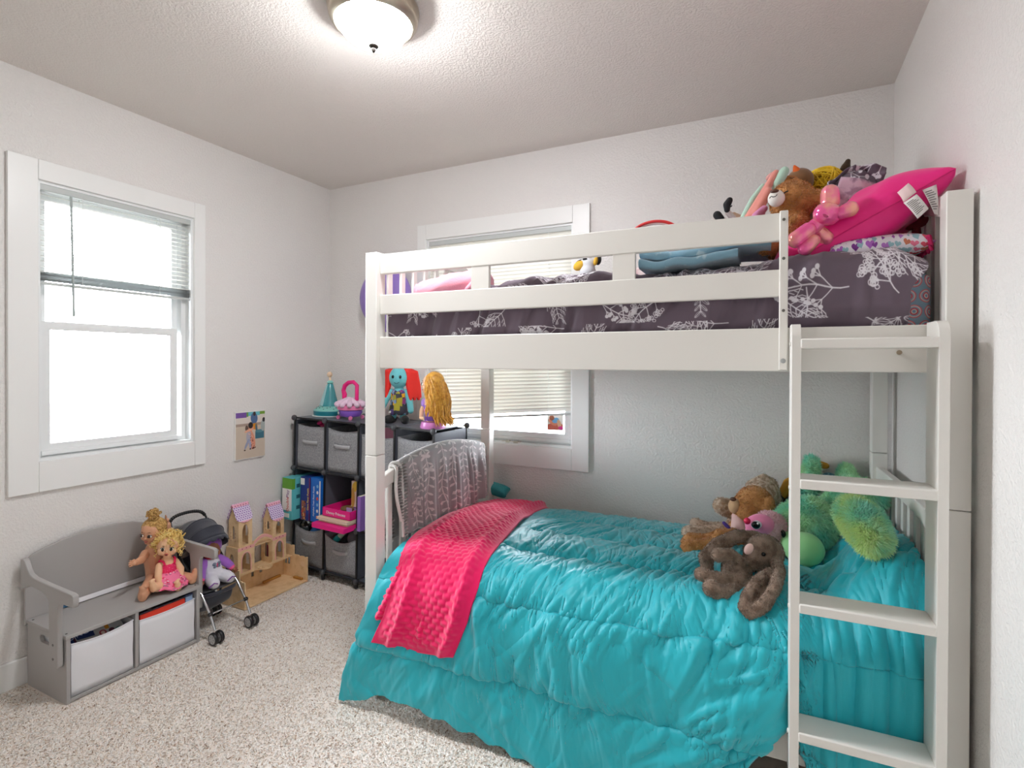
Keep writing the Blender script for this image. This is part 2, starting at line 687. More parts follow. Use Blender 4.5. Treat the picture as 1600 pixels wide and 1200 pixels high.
def window(name, M, cas, op, sash, mid):
    """Casing boards, jamb, outer frame, upper and lower sash with their panes."""
    w = bpy.data.objects.new(name, None)
    COL.objects.link(w)
    w['kind'] = 'structure'
    ORG[w] = Vector((0, 0, 0))
    a0, b0, a1, b1 = cas
    o0, p0, o1, p1 = op
    D = lambda lo, hi: MB().box(lo, hi, M)
    for lo, hi in (((a0, b0, 0), (o0, b1, 0.017)), ((o1, b0, 0), (a1, b1, 0.017)),
                   ((o0 + .0008, p1, 0), (o1 - .0008, b1, 0.0165)), ((o0 + .0008, b0, 0), (o1 - .0008, p0, 0.0165))):
        struct('casing_board', D(lo, hi), trim_m, w, bevel=0.0015)
    for lo, hi in (((o0, p0, -.12), (o0 + .012, p1, 0.001)), ((o1 - .012, p0, -.12), (o1, p1, 0.001)),
                   ((o0 + .012, p1 - .012, -.12), (o1 - .012, p1, 0.001)), ((o0 + .012, p0, -.12), (o1 - .012, p0 + .012, 0.001))):
        struct('jamb', D(lo, hi), vinyl_m, w)
    i0, q0, i1, q1 = o0 + .012, p0 + .012, o1 - .012, p1 - .012
    fr = MB().plate(rect(i0, q0, i1, q1), [rect(i0 + .022, q0 + .022, i1 - .022, q1 - .022)], 0.075, M @ Matrix.Translation((0, 0, -.118)))
    struct('window_frame', fr, vinyl_m, w, bevel=0.002)
    s0, t0, s1, t1 = sash
    k = 0.036
    up = MB().plate(rect(i0 + .022, mid - .03, i1 - .022, q1 - .022), [rect(i0 + .05, mid, i1 - .05, q1 - .05)], 0.025, M @ Matrix.Translation((0, 0, -.105)))
    us = struct('upper_sash', up, vinyl_m, w, bevel=0.002)
    struct('pane', D((i0 + .05, mid, -.095), (i1 - .05, q1 - .05, -.091)), glass_m, us)
    lo_ = MB().plate(rect(s0, t0, s1, t1), [rect(s0 + k, t0 + k, s1 - k, t1 - k)], 0.03, M @ Matrix.Translation((0, 0, -.072)))
    ls = struct('lower_sash', lo_, vinyl_m, w, bevel=0.003)
    struct('pane', D((s0 + k, t0 + k, -.06), (s1 - k, t1 - k, -.056)), glass_m, ls)
    struct('sash_lift', D((s0, t0 - .012, -.05), (s1, t0 + .008, -.03)), vinyl_m, ls, bevel=0.002)
    return w, ls


window('window_1', M_L, (-1.7148, .7731, -.8991, 2.152), W1, (-1.588, .928, -1.012, 1.488), 1.49)
w2, ls2 = window('window_2', M_B, (.7475, .7348, 1.8643, 2.168), W2, (.836, .886, 1.742, 1.46), 1.46)
lock = MB().box((1.33, .853, -.02), (1.45, .866, -.002), M_B).box((1.36, .858, -.015), (1.385, .872, 0.002), M_B).box((1.41, .858, -.015), (1.44, .87, 0.002), M_B)
struct('window_latch', lock, mat('latch', (206, 200, 186), 0.4), w2, bevel=0.002)


def blind(name, label, M, a0, a1, top, slats, bundle, rail, base, wand=None, cords=()):
    t = thing(name, label, 'blind', base)
    part(t, 'headrail', MB().box((a0, top - .036, -.036), (a1, top - .002, -.004), M), mat('blind_rail', (196, 200, 198), 0.35), bevel=0.003)
    me = MB()
    prof = [(-.0125, -.0015), (-.006, .0012), (0, .002), (.006, .0012), (.0125, -.0015)]
    A = np.array([[(s * (a1 - a0 - .006) / 2, z, d) for d, z in prof] for s in (-1, 1)])
    me.grid(A)
    me = me.mesh('slat')
    me.materials.append(slat2_m if M is M_B else slat_m)
    me.polygons.foreach_set('use_smooth', [True] * len(me.polygons))
    ac = (a0 + a1) / 2
    me2 = me.copy()
    me2.materials[0] = mat('stacked_slat', (190, 194, 194), .45)
    for k_, (z, tilt, slope) in enumerate(slats + bundle):
        o = bpy.data.objects.new('slat', me if k_ < len(slats) else me2)
        COL.objects.link(o)
        o.parent = t
        o.matrix_local = Matrix.Translation(-Vector(base)) @ M @ Matrix.Translation((ac, z, -.02)) @ Matrix.Rotation(slope, 4, 'Z') @ Matrix.Rotation(tilt, 4, 'X')
        ORG[o] = Vector(base)
    zc, sl = rail
    part(t, 'bottom_rail', MB().cbox((0, 0, 0), (a1 - a0 - .006, .012, .026)), mat('blind_rail', (196, 200, 198), 0.35), org=Vector((0, 0, 0)), bevel=0.003).matrix_local = \
        Matrix.Translation(-Vector(base)) @ M @ Matrix.Translation((ac, zc, -.02)) @ Matrix.Rotation(sl, 4, 'Z')
    for c in cords:
        zb = zc + (c - ac) * math.tan(sl)
        part(t, 'cord', MB().box((c - .0009, zb, -.007), (c + .0009, top - .03, -.0055), M).box((c - .0009, zb, -.035), (c + .0009, top - .03, -.0335), M), mat('blind_cord', (226, 228, 226), 0.7))
    if wand:
        pa, pb = wand
        part(t, 'wand', MB().tube([M @ Vector(pa), M @ Vector(pb)], .005, 8), mat('wand', (176, 186, 184), 0.3))
    return t


s1 = [(2.018 - k * .0215, R(12 + (k % 5)), 0) for k in range(16)]
b1 = [(1.692 - k * .0032, R(2), R(.2 * math.sin(k))) for k in range(12)]
blind('window_blind', 'white slatted blind raised halfway over the bright window above the toy bench', M_L, -1.613, -.96, 2.069, s1, b1, (1.645, 0),
      (0, -1.286, 2.069), ((-1.497, 2.03, .004), (-1.49, 1.51, .010)), (-1.45, -1.12))
s2 = []
for k in range(48):
    z = 2.03 - k * .0213
    w = max(0, (1.45 - z) / .42)
    s2.append((z - .0 + w * w * .004, R(-70), R(4.3) * min(1, w) ** 1.5))
blind('window_blind', 'white slatted blind lowered behind the bunk bed, its bottom rail hanging crooked', M_B, .812, 1.767, 2.076, s2, [], (1.003, R(4.5)),
      (1.29, 0, 2.076), None, (.95, 1.62))

# picture card stuck in the window behind the bunk
cv = Canvas(100, 90, (250, 246, 240))
cv.ell(45, 20, 55, 20, .1, (222, 110, 90)); cv.ell(35, 45, 30, 16, -.5, (232, 150, 120)); cv.ell(52, 55, 22, 15, .3, (120, 180, 225))
cv.ell(28, 68, 16, 14, 0, (150, 86, 60)); cv.ell(75, 35, 12, 26, .3, (236, 190, 150)); cv.ell(85, 14, 16, 10, 0, (235, 60, 150))
card = MB().boxuv((1.598, .94, -.054), (1.694, 1.03, -.052), 0, M_B)
solo('picture_card', card, mat('card_print', img=cv.image('card_print'), rough=.5), 'small colourful picture card stuck inside the window pane behind the bunk', 'card', (1.646, .05, .94), smooth=False)

# ceiling lamp
lamp = thing('ceiling_light', 'round flush ceiling light with frosted glass bowl and brushed nickel ring', 'ceiling light', (1.543, -1.335, ROOM_H))
nickel = mat('brushed_nickel', (186, 176, 160), 0.32, 1.0)
lc = (1.543, -1.335, ROOM_H)
part(lamp, 'ring', MB().lathe([(.06, 0), (.146, 0), (.150, -.006), (.150, -.016), (.147, -.026), (.146, -.036), (.143, -.048), (.136, -.058), (.128, -.063), (.121, -.060), (.119, -.050)], lc, 48), nickel)
bowl = [(.120 * math.cos(a), -.046 - .082 * math.sin(a)) for a in [R(x) for x in range(0, 91, 6)]]
bowl[-1] = (1e-4, bowl[-1][1])
part(lamp, 'glass_bowl', MB().lathe(bowl, lc, 48, caps=False), mat('frosted_glass', (255, 252, 246), 0.3, emit=((250, 252, 255), LAMP)))
part(lamp, 'finial', MB().lathe([(.004, -.12), (.014, -.127), (.017, -.132), (.013, -.137), (.008, -.139), (.009, -.144), (.006, -.150), (.0005, -.151)], lc, 20), mat('dimmed_nickel', (30, 25, 20), .5, spec=.2))  # nickel finial coloured near black to cancel glare from the bowl

# ------------------------------------------------------------------ carpet pile
rng = np.random.default_rng(3)
N = 340000
P = np.stack([rng.uniform(0.0, 3.19, N), rng.uniform(-3.24, -0.02, N)], 1)
keep = ~((P[:, 0] < .335) & (P[:, 1] < -1.13) & (P[:, 1] > -1.67)) & ~((P[:, 0] > .02) & (P[:, 0] < .245) & (P[:, 1] > -.84) & (P[:, 1] < -.41))
keep &= ~((P[:, 0] > 1.5) & (P[:, 1] > -.95))
P = P[keep]
N = len(P)
h = rng.uniform(.0035, .0065, N)
ang = rng.uniform(0, 2 * PI, N)
lean = rng.normal(0, .005, (N, 2))
V = []
ci = rng.choice(5, N, p=[.28, .26, .22, .17, .07])
rt_ = np.array([.0041, .0039, .0038, .0036, .0029])[ci]
for k in range(3):
    a = ang + k * 2 * PI / 3
    V.append(np.stack([P[:, 0] + rt_ * np.cos(a), P[:, 1] + rt_ * np.sin(a), np.full(N, .0005)], 1))
V.append(np.stack([P[:, 0] + lean[:, 0], P[:, 1] + lean[:, 1], h], 1))
V = np.stack(V, 1).reshape(-1, 3)
i = np.arange(N)[:, None] * 4
F = np.concatenate([i + np.array([[0, 1, 3]]), i + np.array([[1, 2, 3]]), i + np.array([[2, 0, 3]])], 0)
me = mesh_from('carpet_pile', V, F)
at_ = me.color_attributes.new('tuft', 'FLOAT_COLOR', 'POINT')
pal = np.array([lin(c) for c in ((254, 249, 243), (252, 244, 236), (248, 237, 226), (226, 208, 191), (172, 146, 126))])
at_.data.foreach_set('color', np.repeat(pal[ci], 4, 0).astype(np.float32).ravel())
solo('carpet_pile', me, mat('carpet_fibre', rough=.95, attr='tuft', spec=.1), 'beige flecked cut pile carpet covering the whole floor', 'carpet', (1.6, -1.6, 0), kind='stuff', smooth=False)

# ================================================================== BUNK BED
bw = mat('bed_white', (232, 229, 223), 0.38, bump=(14, 0.04, 4))
bed = thing('bunk_bed', 'white painted wooden twin bunk bed along the back wall', 'bunk bed', (2.22, -.63, 0), True)
PL, PR, PF, PB = 1.2804, 3.1115, -1.1372, -.1861
for x, y in ((PL, PF), (PR, PF), (PL, PB), (PR, PB)):
    part(bed, 'post', MB().box((x, y, 0), (x + .0545, y + .055, .9495)), bw, bevel=.0025)
    part(bed, 'post', MB().box((x, y, .9512), (x + .0545, y + .055, 1.7456)), bw, bevel=.0025)
xl, xr = PL + .0547, PR - .0002
for y in (-1.1165, -.172):
    part(bed, 'side_rail', MB().box((xl, y, 1.292), (xr, y + .024, 1.4152)), bw, bevel=.003)
    part(bed, 'side_rail', MB().box((xl, y, .193), (xr, y + .024, .335)), bw, bevel=.003)
part(bed, 'guard_rail', MB().box((xl, -1.1165, 1.6607), (2.758, -1.0965, 1.7395)), bw, bevel=.003)
part(bed, 'guard_rail', MB().box((xl, -1.1165, 1.5034), (2.758, -1.0965, 1.58)), bw, bevel=.003)
part(bed, 'guard_rail', MB().box((xl, -.170, 1.6607), (xr, -.150, 1.7395)), bw, bevel=.003)
for x in (1.779, 2.297):
    part(bed, 'guard_block', MB().box((x - .036, -1.1145, 1.578), (x + .036, -1.0985, 1.663)), bw, bevel=.001)
gu = part(bed, 'guard_upright', MB().box((2.739, -1.134, 1.296), (2.761, -1.1168, 1.741)), bw, bevel=.003)
scr = mat('zinc_screw', (120, 118, 112), .4, .8)
for z in (1.715, 1.607, 1.462):
    part(gu, 'screw', MB().lathe([(.0042, 0), (.0042, .0015), (.0015, .001), (.0002, .001)], (2.75, -1.134, z), 12, Matrix.Rotation(PI / 2, 3, 'X')), scr)
part(gu, 'screw', MB().lathe([(.0068, 0), (.0068, .003), (.003, .002), (.0002, .002)], (2.75, -1.134, 1.322), 14, Matrix.Rotation(PI / 2, 3, 'X')), mat('steel_bolt', (176, 178, 178), .35, .9))


def arch(x, base, rise, h, zlow, name, cut=0.0):
    """End panel: arched top rail, bottom rail and flat spindles between the posts."""
    y0, y1 = PF + .055, PB
    n = 24
    top, bot = [], []
    for i in range(n + 1):
        y = y0 + (y1 - y0) * i / n
        s = math.sin(PI * i / n) ** .8
        top.append((y, base + rise * s))
        bot.append((y, base + rise * s - h - cut * (1 - math.sin(PI * i / n)) ** 2.5))
    M = frameM((x - .013, 0, 0), (0, 1, 0), (0, 0, 1))
    o = part(bed, name, MB().plate(top + bot[::-1], (), .026, M), bw, bevel=.003)
    part(bed, 'end_rail', MB().box((x - .011, y0, zlow), (x + .011, y1, zlow + .09)), bw, bevel=.002)
    sp = None
    for k in range(10):
        y = y0 + (y1 - y0) * (k + .7) / 10.4
        s = math.sin(PI * (y - y0) / (y1 - y0)) ** .8
        part(bed, 'spindle', MB().box((x - .006, y - .014, zlow + .085), (x + .006, y + .014, base + rise * s - h + .004)), bw, bevel=.002)


arch(1.3077, .852, .072, .055, .21, 'end_arch')
arch(3.139, .893, .006, .045, .21, 'end_arch', .10)
arch(1.3077, 1.735, .085, .055, 1.305, 'end_arch')
arch(3.139, 1.735, .09, .055, 1.305, 'end_arch')
bolt = mat('bolt_hole', (90, 88, 84), .5, .5)
part(bed, 'bolt', MB().lathe([(.007, 0), (.007, .002), (.004, .001), (.0002, .001)], (2.722, -1.1165, .262), 14, Matrix.Rotation(PI / 2, 3, 'X')), bolt)
part(bed, 'bolt', MB().lathe([(.006, 0), (.006, .006), (.0002, .007)], (3.02, -1.1165, 1.344), 12, Matrix.Rotation(PI / 2, 3, 'X')), mat('felt_pad', (168, 150, 128), .9))
for z in (1.37, .30):
    part(bed, 'bed_base', MB().box((PL + .06, -1.09, z), (PR - .006, -.175, z + .02)), bw)

lad = thing('bunk_ladder', 'white wooden ladder with flat rungs hooked on the front of the bunk', 'ladder', (2.93, -1.19, 0), True)


def ladder_rail(x0, x1):
    o = []
    y0, y1 = -1.24, -1.136
    zt = 1.418
    pr = [(y0, 0), (y1, 0), (y1, zt)]
    for i in range(7):
        a = R(90 + 15 * i)
        pr.append((y0 + .035 + .035 * math.cos(a), zt - .035 + .035 * math.sin(a)))
    return MB().plate(pr, (), x1 - x0, frameM((x0, 0, 0), (0, 1, 0), (0, 0, 1)))


part(lad, 'rail', ladder_rail(2.766, 2.788), bw, bevel=.002)
part(lad, 'rail', ladder_rail(3.0735, 3.0955), bw, bevel=.002)
for z in (1.379, 1.017, .6955, .362):
    part(lad, 'rung', MB().box((2.786, -1.242, z - .026), (3.0755, -1.15, z)), bw, bevel=.004)
for z in (1.366, .985, .67, .335):
    part(lad, 'bolt_cap', MB().lathe([(.006, 0), (.006, .003), (.0002, .004)], (2.766, -1.2, z), 12, Matrix.Rotation(-PI / 2, 3, 'Y')), bw)

# ------------------------------------------------------------------ mattresses
teal_sheet = mat('white_mattress', (236, 234, 230), .8)


def pad(lo, hi, r):
    mb = MB().box(lo, hi)
    bmesh.ops.bevel(mb.bm, geom=mb.bm.edges[:], offset=r, segments=4, profile=.5, affect='EDGES')
    return mb


solo('mattress', pad((1.345, -1.075, .322), (3.10, -.165, .515), .03), teal_sheet, 'white mattress under the teal comforter on the lower bunk', 'mattress', (2.2, -.6, .322), True)
cv = Canvas(256, 256, (150, 176, 196))
rr = random.Random(4)
for gx in range(4):
    for gy in range(4):
        x, y = gx * 64 + 32 + (gy % 2) * 20, gy * 64 + 32
        for xx in (x - 256, x, x + 256):
            for r, c in ((28, (226, 120, 130)), (24, (238, 214, 208)), (20, (160, 180, 200)), (15, (224, 96, 110)), (10, (240, 226, 214)), (6, (140, 170, 200))):
                cv.disc(xx, y, r, c)
mb = pad((1.345, -1.035, 1.392), (3.109, -.19, 1.560), .02)
lay = mb.bm.loops.layers.uv.verify()
for f in mb.bm.faces:
    for lp in f.loops:
        c = lp.vert.co
        lp[lay].uv = ((c.y + c.x) * 6, (c.z + .3 * c.y) * 6)
solo('mattress', mb, mat('medallion_sheet', img=cv.image('medallion_sheet'), rough=.85), 'upper bunk mattress in a pink and blue medallion sheet', 'mattress', (2.2, -.6, 1.392), True)

# ------------------------------------------------------------------ teal comforter
teal_m = mat('teal_satin', (24, 176, 190), .46, sheen=.3, spec=.42, bump=(420, .10, 2))
X0, X1 = 1.356, 3.116
prof, ps = smooth_line([(-.150, .525), (-.22, .553), (-.45, .575), (-.75, .583), (-.95, .572), (-1.06, .545), (-1.118, .495), (-1.148, .42), (-1.162, .30), (-1.172, .15), (-1.185, .0)], 600)
S_FRONT = float(np.interp(-1.13, -prof[:, 0], ps)) if False else None


def s_of_y(y):
    return float(ps[np.argmin(np.abs(prof[:, 0] - y))])


def s_of_z(z):
    k = np.where(prof[:, 0] < -1.05)[0]
    return float(ps[k[np.argmin(np.abs(prof[k, 1] - z))]])


HEMX = [1.30, 1.37, 1.42, 1.48, 1.56, 1.69, 1.85, 2.0, 2.15, 2.35, 2.5, 2.6, 2.68, 2.74, 2.775, 2.80, 2.84, 2.9, 3.1]
HEMZ = [.004, .004, .03, .06, .074, .055, .033, .012, .004, .004, .03, .10, .215, .295, .33, .26, .08, .02, .02]
SEAMS = [s_of_y(-.44), s_of_y(-.66), s_of_y(-.88), s_of_z(.475), s_of_z(.232)]


def comforter_base(x, s):
    """Big form of the teal comforter at length x and arc length s (arrays)."""
    y = np.interp(s, ps, prof[:, 0])
    z = np.interp(s, ps, prof[:, 1])
    front = sst(.56, .30, z) * (y < -1.0)
    lift = .03 * sst(2.2, 2.8, x) * sst(-.5, -1.0, y) * sst(.28, .5, z) + .15 * sst(2.86, 3.05, x) * sst(-1.12, -.88, y)
    y = y - .012 * sst(1.5, 1.36, x) * front
    lad_ = sst(2.70, 2.80, x)
    y = y + lad_ * front * (.034) + lad_ * sst(.5, .1, z) * .01
    xs = x - .105 * front * sst(.42, .0, z) ** .8 * sst(1.75, 1.36, x) - .03 * front * sst(1.6, 1.36, x)
    z = z + lift
    return np.stack([xs, y, z], -1)


def comforter_relief(x, s):
    d = np.zeros_like(x)
    edges = [0] + SEAMS + [float(ps[-1]) + .12]
    for a, b in zip(edges, edges[1:]):
        t = np.clip((s - a) / (b - a), 0, 1)
        d += np.where((s >= a) & (s < b), .017 * (1 - np.abs(2 * t - 1) ** 2.6) - .008, 0)
    top = sst(SEAMS[3] + .05, SEAMS[3] - .01, s)
    low = 1 - top
    warp = .035 * vn(x * 3.1, s * 3.7, 8) + .012 * vn(x * 9, s * 8, 9)
    for k, sc in enumerate(SEAMS):
        sw = sc + .004 * vn(x * 11, x * 0 + k, 5)
        q = s - sw
        d -= .0065 * np.exp(-(q / .0042) ** 2)
        dist = np.abs(q)
        side = np.where(q > 0, 1.0, 2.0)
        skew = (.45 if k < 4 else .2) * q
        w = x + skew + warp
        for f, L, am, pw, sd in ((52, .035, .0075, 1.6, 11), (27, .085, .0140, 2.0, 13), (14, .17, .0150, 2.0, 17)):
            r = 1 - np.abs(vn(w * f, s * 1.7 + side * 5 + k * 3.3, sd + k))
            d += am * (r ** pw - .4) * np.exp(-(dist / L) ** 1.6) * (.55 + .45 * (k in (2, 3)))
    # long soft folds of the hanging part
    wx = x - .22 * (s - SEAMS[3]) + .03 * vn(x * 3, s * 3, 41)
    f1 = 1 - np.abs(vn(wx * 8.0, s * 1.1, 43))
    f2 = 1 - np.abs(vn(wx * 17, s * 2.0, 47))
    amp = np.where(s < SEAMS[4], 1.0, .5)
    d += low * amp * (.030 * (f1 ** 2.0 - .4) + .012 * (f2 ** 2.2 - .4))
    # finer wrinkles over the whole cloth, strongest on top and beside the seams
    ns = np.min([np.abs(s - sc) for sc in SEAMS], axis=0)
    w = x + .30 * s + warp
    dens = top * .8 + low * (.30 + .5 * np.exp(-(ns / .06) ** 2))
    d += dens * .0085 * ((1 - np.abs(vn(w * 36, s * 6.5, 31))) ** 1.8 - .4)
    w = x - .18 * s + .02 * vn(x * 6, s * 6, 34) + warp
    d += dens * .0048 * ((1 - np.abs(vn(w * 74, s * 12, 35))) ** 1.6 - .4)
    d += .0010 * vn(x * 60, s * 42, 36) * (.5 + .5 * top)
    for a_, b_, fx, sd in ((.7, .7, 30, 37), (.5, -.85, 26, 38)):
        q_ = vn((a_ * x + b_ * s) * fx, (b_ * x - a_ * s) * 5, sd)
        d += low * .0040 * (np.clip(q_, .25, 1) - .25) * 2
    pl = sst(2.78, 2.86, x) * sst(SEAMS[2], SEAMS[3], s)
    d = d * (1 - .75 * pl) + pl * (.006 * np.sin(x * 75 + 1.2 * np.sin(s * 5)) + .0035 * np.sin(x * 170 + s * 3))
    d -= .012 * np.exp(-((x - 2.86 + .02 * np.sin(s * 4)) / .006) ** 2) * sst(SEAMS[2] - .1, SEAMS[3], s)
    end = float(ps[-1])
    bun = np.exp(-((x - 2.60) / .17) ** 2) * sst(.60, .80, s / end)
    c = x * .65 + s + .015 * vn(x * 7, s * 7, 60)
    d += bun * (.034 * ((1 - np.abs(vn(c * 12, (s - x) * 1.6, 61))) ** 1.8 - .3) + .014 * ((1 - np.abs(vn(c * 29, (s - x) * 3, 63))) ** 2 - .3))
    return d


nu, nv = 780, 560
xx = np.linspace(X0, X1, nu)[:, None] * np.ones((1, nv))
hz = np.interp(xx[:, 0], HEMX, HEMZ) + .006 * np.sin(xx[:, 0] * 60)
se = np.array([s_of_z(z) if z > .001 else ps[-1] for z in hz])
ss = np.linspace(0, 1, nv)[None, :] * se[:, None]
A = comforter_base(xx, ss)
under = sst(1.80, 1.70, xx) * sst(s_of_z(.22), s_of_z(.30), ss)
A = A + normals(A) * np.where(normals(A)[..., 2:3].mean() > 0, 1, -1) * (comforter_relief(xx, ss) * (1 - .85 * under))[..., None]
A[..., 2] = np.maximum(A[..., 2], .012)
solo('comforter', grid_mesh('comforter', A), teal_m, 'teal satin quilted comforter spread over the lower bunk and hanging to the floor', 'comforter', (2.2, -.6, .5), True, solid=.012, angle=180)

# ------------------------------------------------------------------ pink throw, two layers of it
pink_m = mat('pink_plush', (238, 16, 98), .8, sheen=.5, spec=.2, bump=(420, .35, 2))


def throw_layer(xl, xr, s0, s1, lift, nu, nv, seed):
    """xl, xr: (s, x) edges of the cloth; s1: (x, s) of its lower end."""
    u = np.linspace(0, 1, nu)[:, None] * np.ones((1, nv))
    v = np.linspace(0, 1, nv)[None, :] * np.ones((nu, 1))
    xm = np.interp(u * 0 + .5, [0, 1], [1.4, 1.7])
    send = np.interp(u, [p[0] for p in s1], [p[1] for p in s1])
    s = s0 + (send - s0) * v
    x = np.interp(s, [p[0] for p in xl], [p[1] for p in xl]) * (1 - u) + np.interp(s, [p[0] for p in xr], [p[1] for p in xr]) * u
    B = comforter_base(x, s)
    n = normals(B)
    if n[..., 2].mean() < 0:
        n = -n
    row = s / .020
    off = (np.floor(row) % 2) * .5
    waf = (np.abs(np.sin(PI * row)) ** .6) * (np.abs(np.sin(PI * ((x - .04 * s) / .034 + off))) ** .6)
    big = .012 * vn(x * 7 + s, s * 4, seed) + .006 * vn(x * 16, s * 9, seed + 1)
    edge = sst(.01, .13, np.minimum(u, 1 - u)) * sst(1.0, .965, v)
    hump = .016 * np.exp(-((u - .86) / .06) ** 2) + .014 * np.exp(-((u - .22) / .05) ** 2) * sst(.25, .5, v)
    d = lift + .0065 * waf * edge + big + hump - .006 * (1 - edge)
    return B + n * d[..., None]


sF = s_of_z(.50)
xr_ = [(0, 1.685), (s_of_y(-.39), 1.69), (s_of_y(-.94), 1.765), (sF, 1.785), (s_of_z(.40), 1.765), (s_of_z(.27), 1.715)]
xl_ = [(0, 1.362), (s_of_y(-.56), 1.362), (s_of_y(-1.0), 1.385), (sF, 1.43), (s_of_z(.35), 1.435), (s_of_z(.25), 1.425)]
A1 = throw_layer(xl_, xr_, .012, [(0, s_of_z(.258)), (.5, s_of_z(.255)), (1, s_of_z(.275))], .034, 150, 260, 71)
xl2 = [(0, 1.36), (s_of_y(-.7), 1.36), (s_of_y(-1.0), 1.362), (sF, 1.385), (s_of_z(.40), 1.365), (s_of_z(.34), 1.35)]
xr2 = [(0, 1.60), (s_of_y(-1.0), 1.62), (sF, 1.64), (s_of_z(.34), 1.62)]
A2 = throw_layer(xl2, xr2, s_of_y(-.93), [(0, s_of_z(.365)), (.3, s_of_z(.325)), (1, s_of_z(.30))], .019, 90, 220, 75)
mbp = MB().grid(A1)
mbp.grid(A2)
solo('throw_blanket', mbp, pink_m, 'hot pink waffle textured throw folded across the foot of the teal comforter', 'throw blanket', (1.55, -.6, .58), True, solid=.01, angle=180)

# ------------------------------------------------------------------ grey leaf blanket over the footboard
cv = Canvas(700, 900, (158, 156, 157))
rr = random.Random(11)
leafc = (214, 208, 207)
for k in range(9):
    x = 40 + k * 78 + rr.uniform(-8, 8)
    y = -40
    pts = []
    while y < 940:
        pts.append((x + 10 * math.sin(y * .02 + k), y))
        y += 14
    cv.line(pts, 4, leafc)
    for i in range(3, len(pts) - 2, 3):
        px, py = pts[i]
        if rr.random() < .14:
            for a, b, an in ((22, 13, .6), (22, 13, 2.5), (16, 9, -.5), (16, 9, 3.6)):
                cv.ell(px + 16 * math.cos(an), py + 16 * math.sin(an), a * .75, b * .7, an, leafc)
            continue
        for sgn in (-1, 1):
            l = rr.uniform(15, 26)
            an = R(90 - sgn * rr.uniform(35, 62))
            bx, by = px + l * 1.1 * math.cos(an), py + l * 1.1 * math.sin(an)
            cv.line([(px, py), (bx, by)], 3, leafc)
            cv.ell(bx, by, 13, 5, an, leafc)
            if rr.random() < .6:
                cv.ell(px + .6 * (bx - px) + 7 * sgn, py + .6 * (by - py) + 9, 10, 4.5, an + .9 * sgn, leafc)
leaf_im = cv.image('leaf_blanket')
gm = mat('leaf_fleece', img=leaf_im, rough=.85, sheen=.4, spec=.15, bump=(500, .2))
gt = thing('fleece_blanket', 'grey fleece blanket with pale leaf print draped over the white footboard', 'blanket', (1.32, -.6, .9), True)


def arch_z(y):
    t = np.clip((y - (PF + .055)) / (PB - PF - .055), 0, 1)
    return .852 + .072 * np.sin(PI * t) ** .8


def drape(ya, yb, zin, zout, seed, lift, nu=150, nv=140):
    u = np.linspace(0, 1, nu)[:, None] * np.ones((1, nv))
    v = np.linspace(-1, 1, nv)[None, :] * np.ones((nu, 1))
    y = ya + (yb - ya) * u
    zt = arch_z(y) + .010 + lift
    rad = .020 + lift
    Lin, Lout = zt - np.interp(u, [0, .5, 1], zin), zt - np.interp(u, [0, .5, 1], zout)
    a = np.abs(v)
    q = .10
    th = np.clip(a / q, 0, 1) * PI / 2
    x = rad * np.sin(th)
    z = zt - rad * (1 - np.cos(th)) * .8
    hang = np.clip((a - q) / (1 - q), 0, 1)
    L = np.where(v > 0, Lin, Lout)
    z = z - hang * (L - rad)
    fold = (.012 * np.sin(u * 34 + 1.5 * np.sin(u * 9) + seed) + .007 * np.sin(u * 75 + seed * 2)) * sst(.02, .5, hang) * (.45 + .55 * u)
    x = x + (np.abs(fold) * 1.3 + .006 * hang) * (th > 1.5) + .012 * sst(0, 1, hang)
    x = 1.3077 + np.sign(v) * np.where(v > 0, x, np.minimum(x, .036))
    y = y + .010 * np.sin(v * 5 + seed) * (1 - u) + .012 * hang * np.sin(u * 20) - .02 * hang * sst(.85, 1, u)
    uvv = np.stack([(y + 1.05) / .95, .5 + v * .5], -1)
    return np.stack([x, y, z], -1), uvv


D1, U1 = drape(-.985, -.235, [.592, .585, .60], [.56, .56, .58], .4, .006)
part(gt, 'cloth', MB().grid(D1, uv=U1), gm, solid=.006, angle=180)
D2, U2 = drape(-1.005, -.84, [.66, .65, .64], [.50, .5, .5], 2.1, .0, 40, 120)
part(gt, 'cloth', MB().grid(D2, uv=U2), gm, solid=.005, angle=180)
edm = mat('blanket_edging', (206, 202, 198), .85)
part(gt, 'edging', MB().tube([tuple(p) for p in D1[0]], .007, 7), edm)
part(gt, 'edging', MB().tube([tuple(p + np.array((.004, -.004, 0))) for p in D2[0]], .007, 7), edm)
st = mat('edging_stitch', (150, 146, 143), .85)
mb = MB()
for Dk in (D1, D2):
    for j in range(2, Dk.shape[1] - 2, 3):
        p = Vector(Dk[0, j])
        mb.cbox(p + Vector((.004, .010, 0)), (.022, .022, .0028), (R(10), 0, 0))
o = part(gt, 'stitching', mb, st)
o['kind'] = 'stuff'

# ------------------------------------------------------------------ plum comforter on the upper bunk
cv = Canvas(1400, 900, (106, 92, 104))
rr = random.Random(5)
wh = (226, 222, 228)


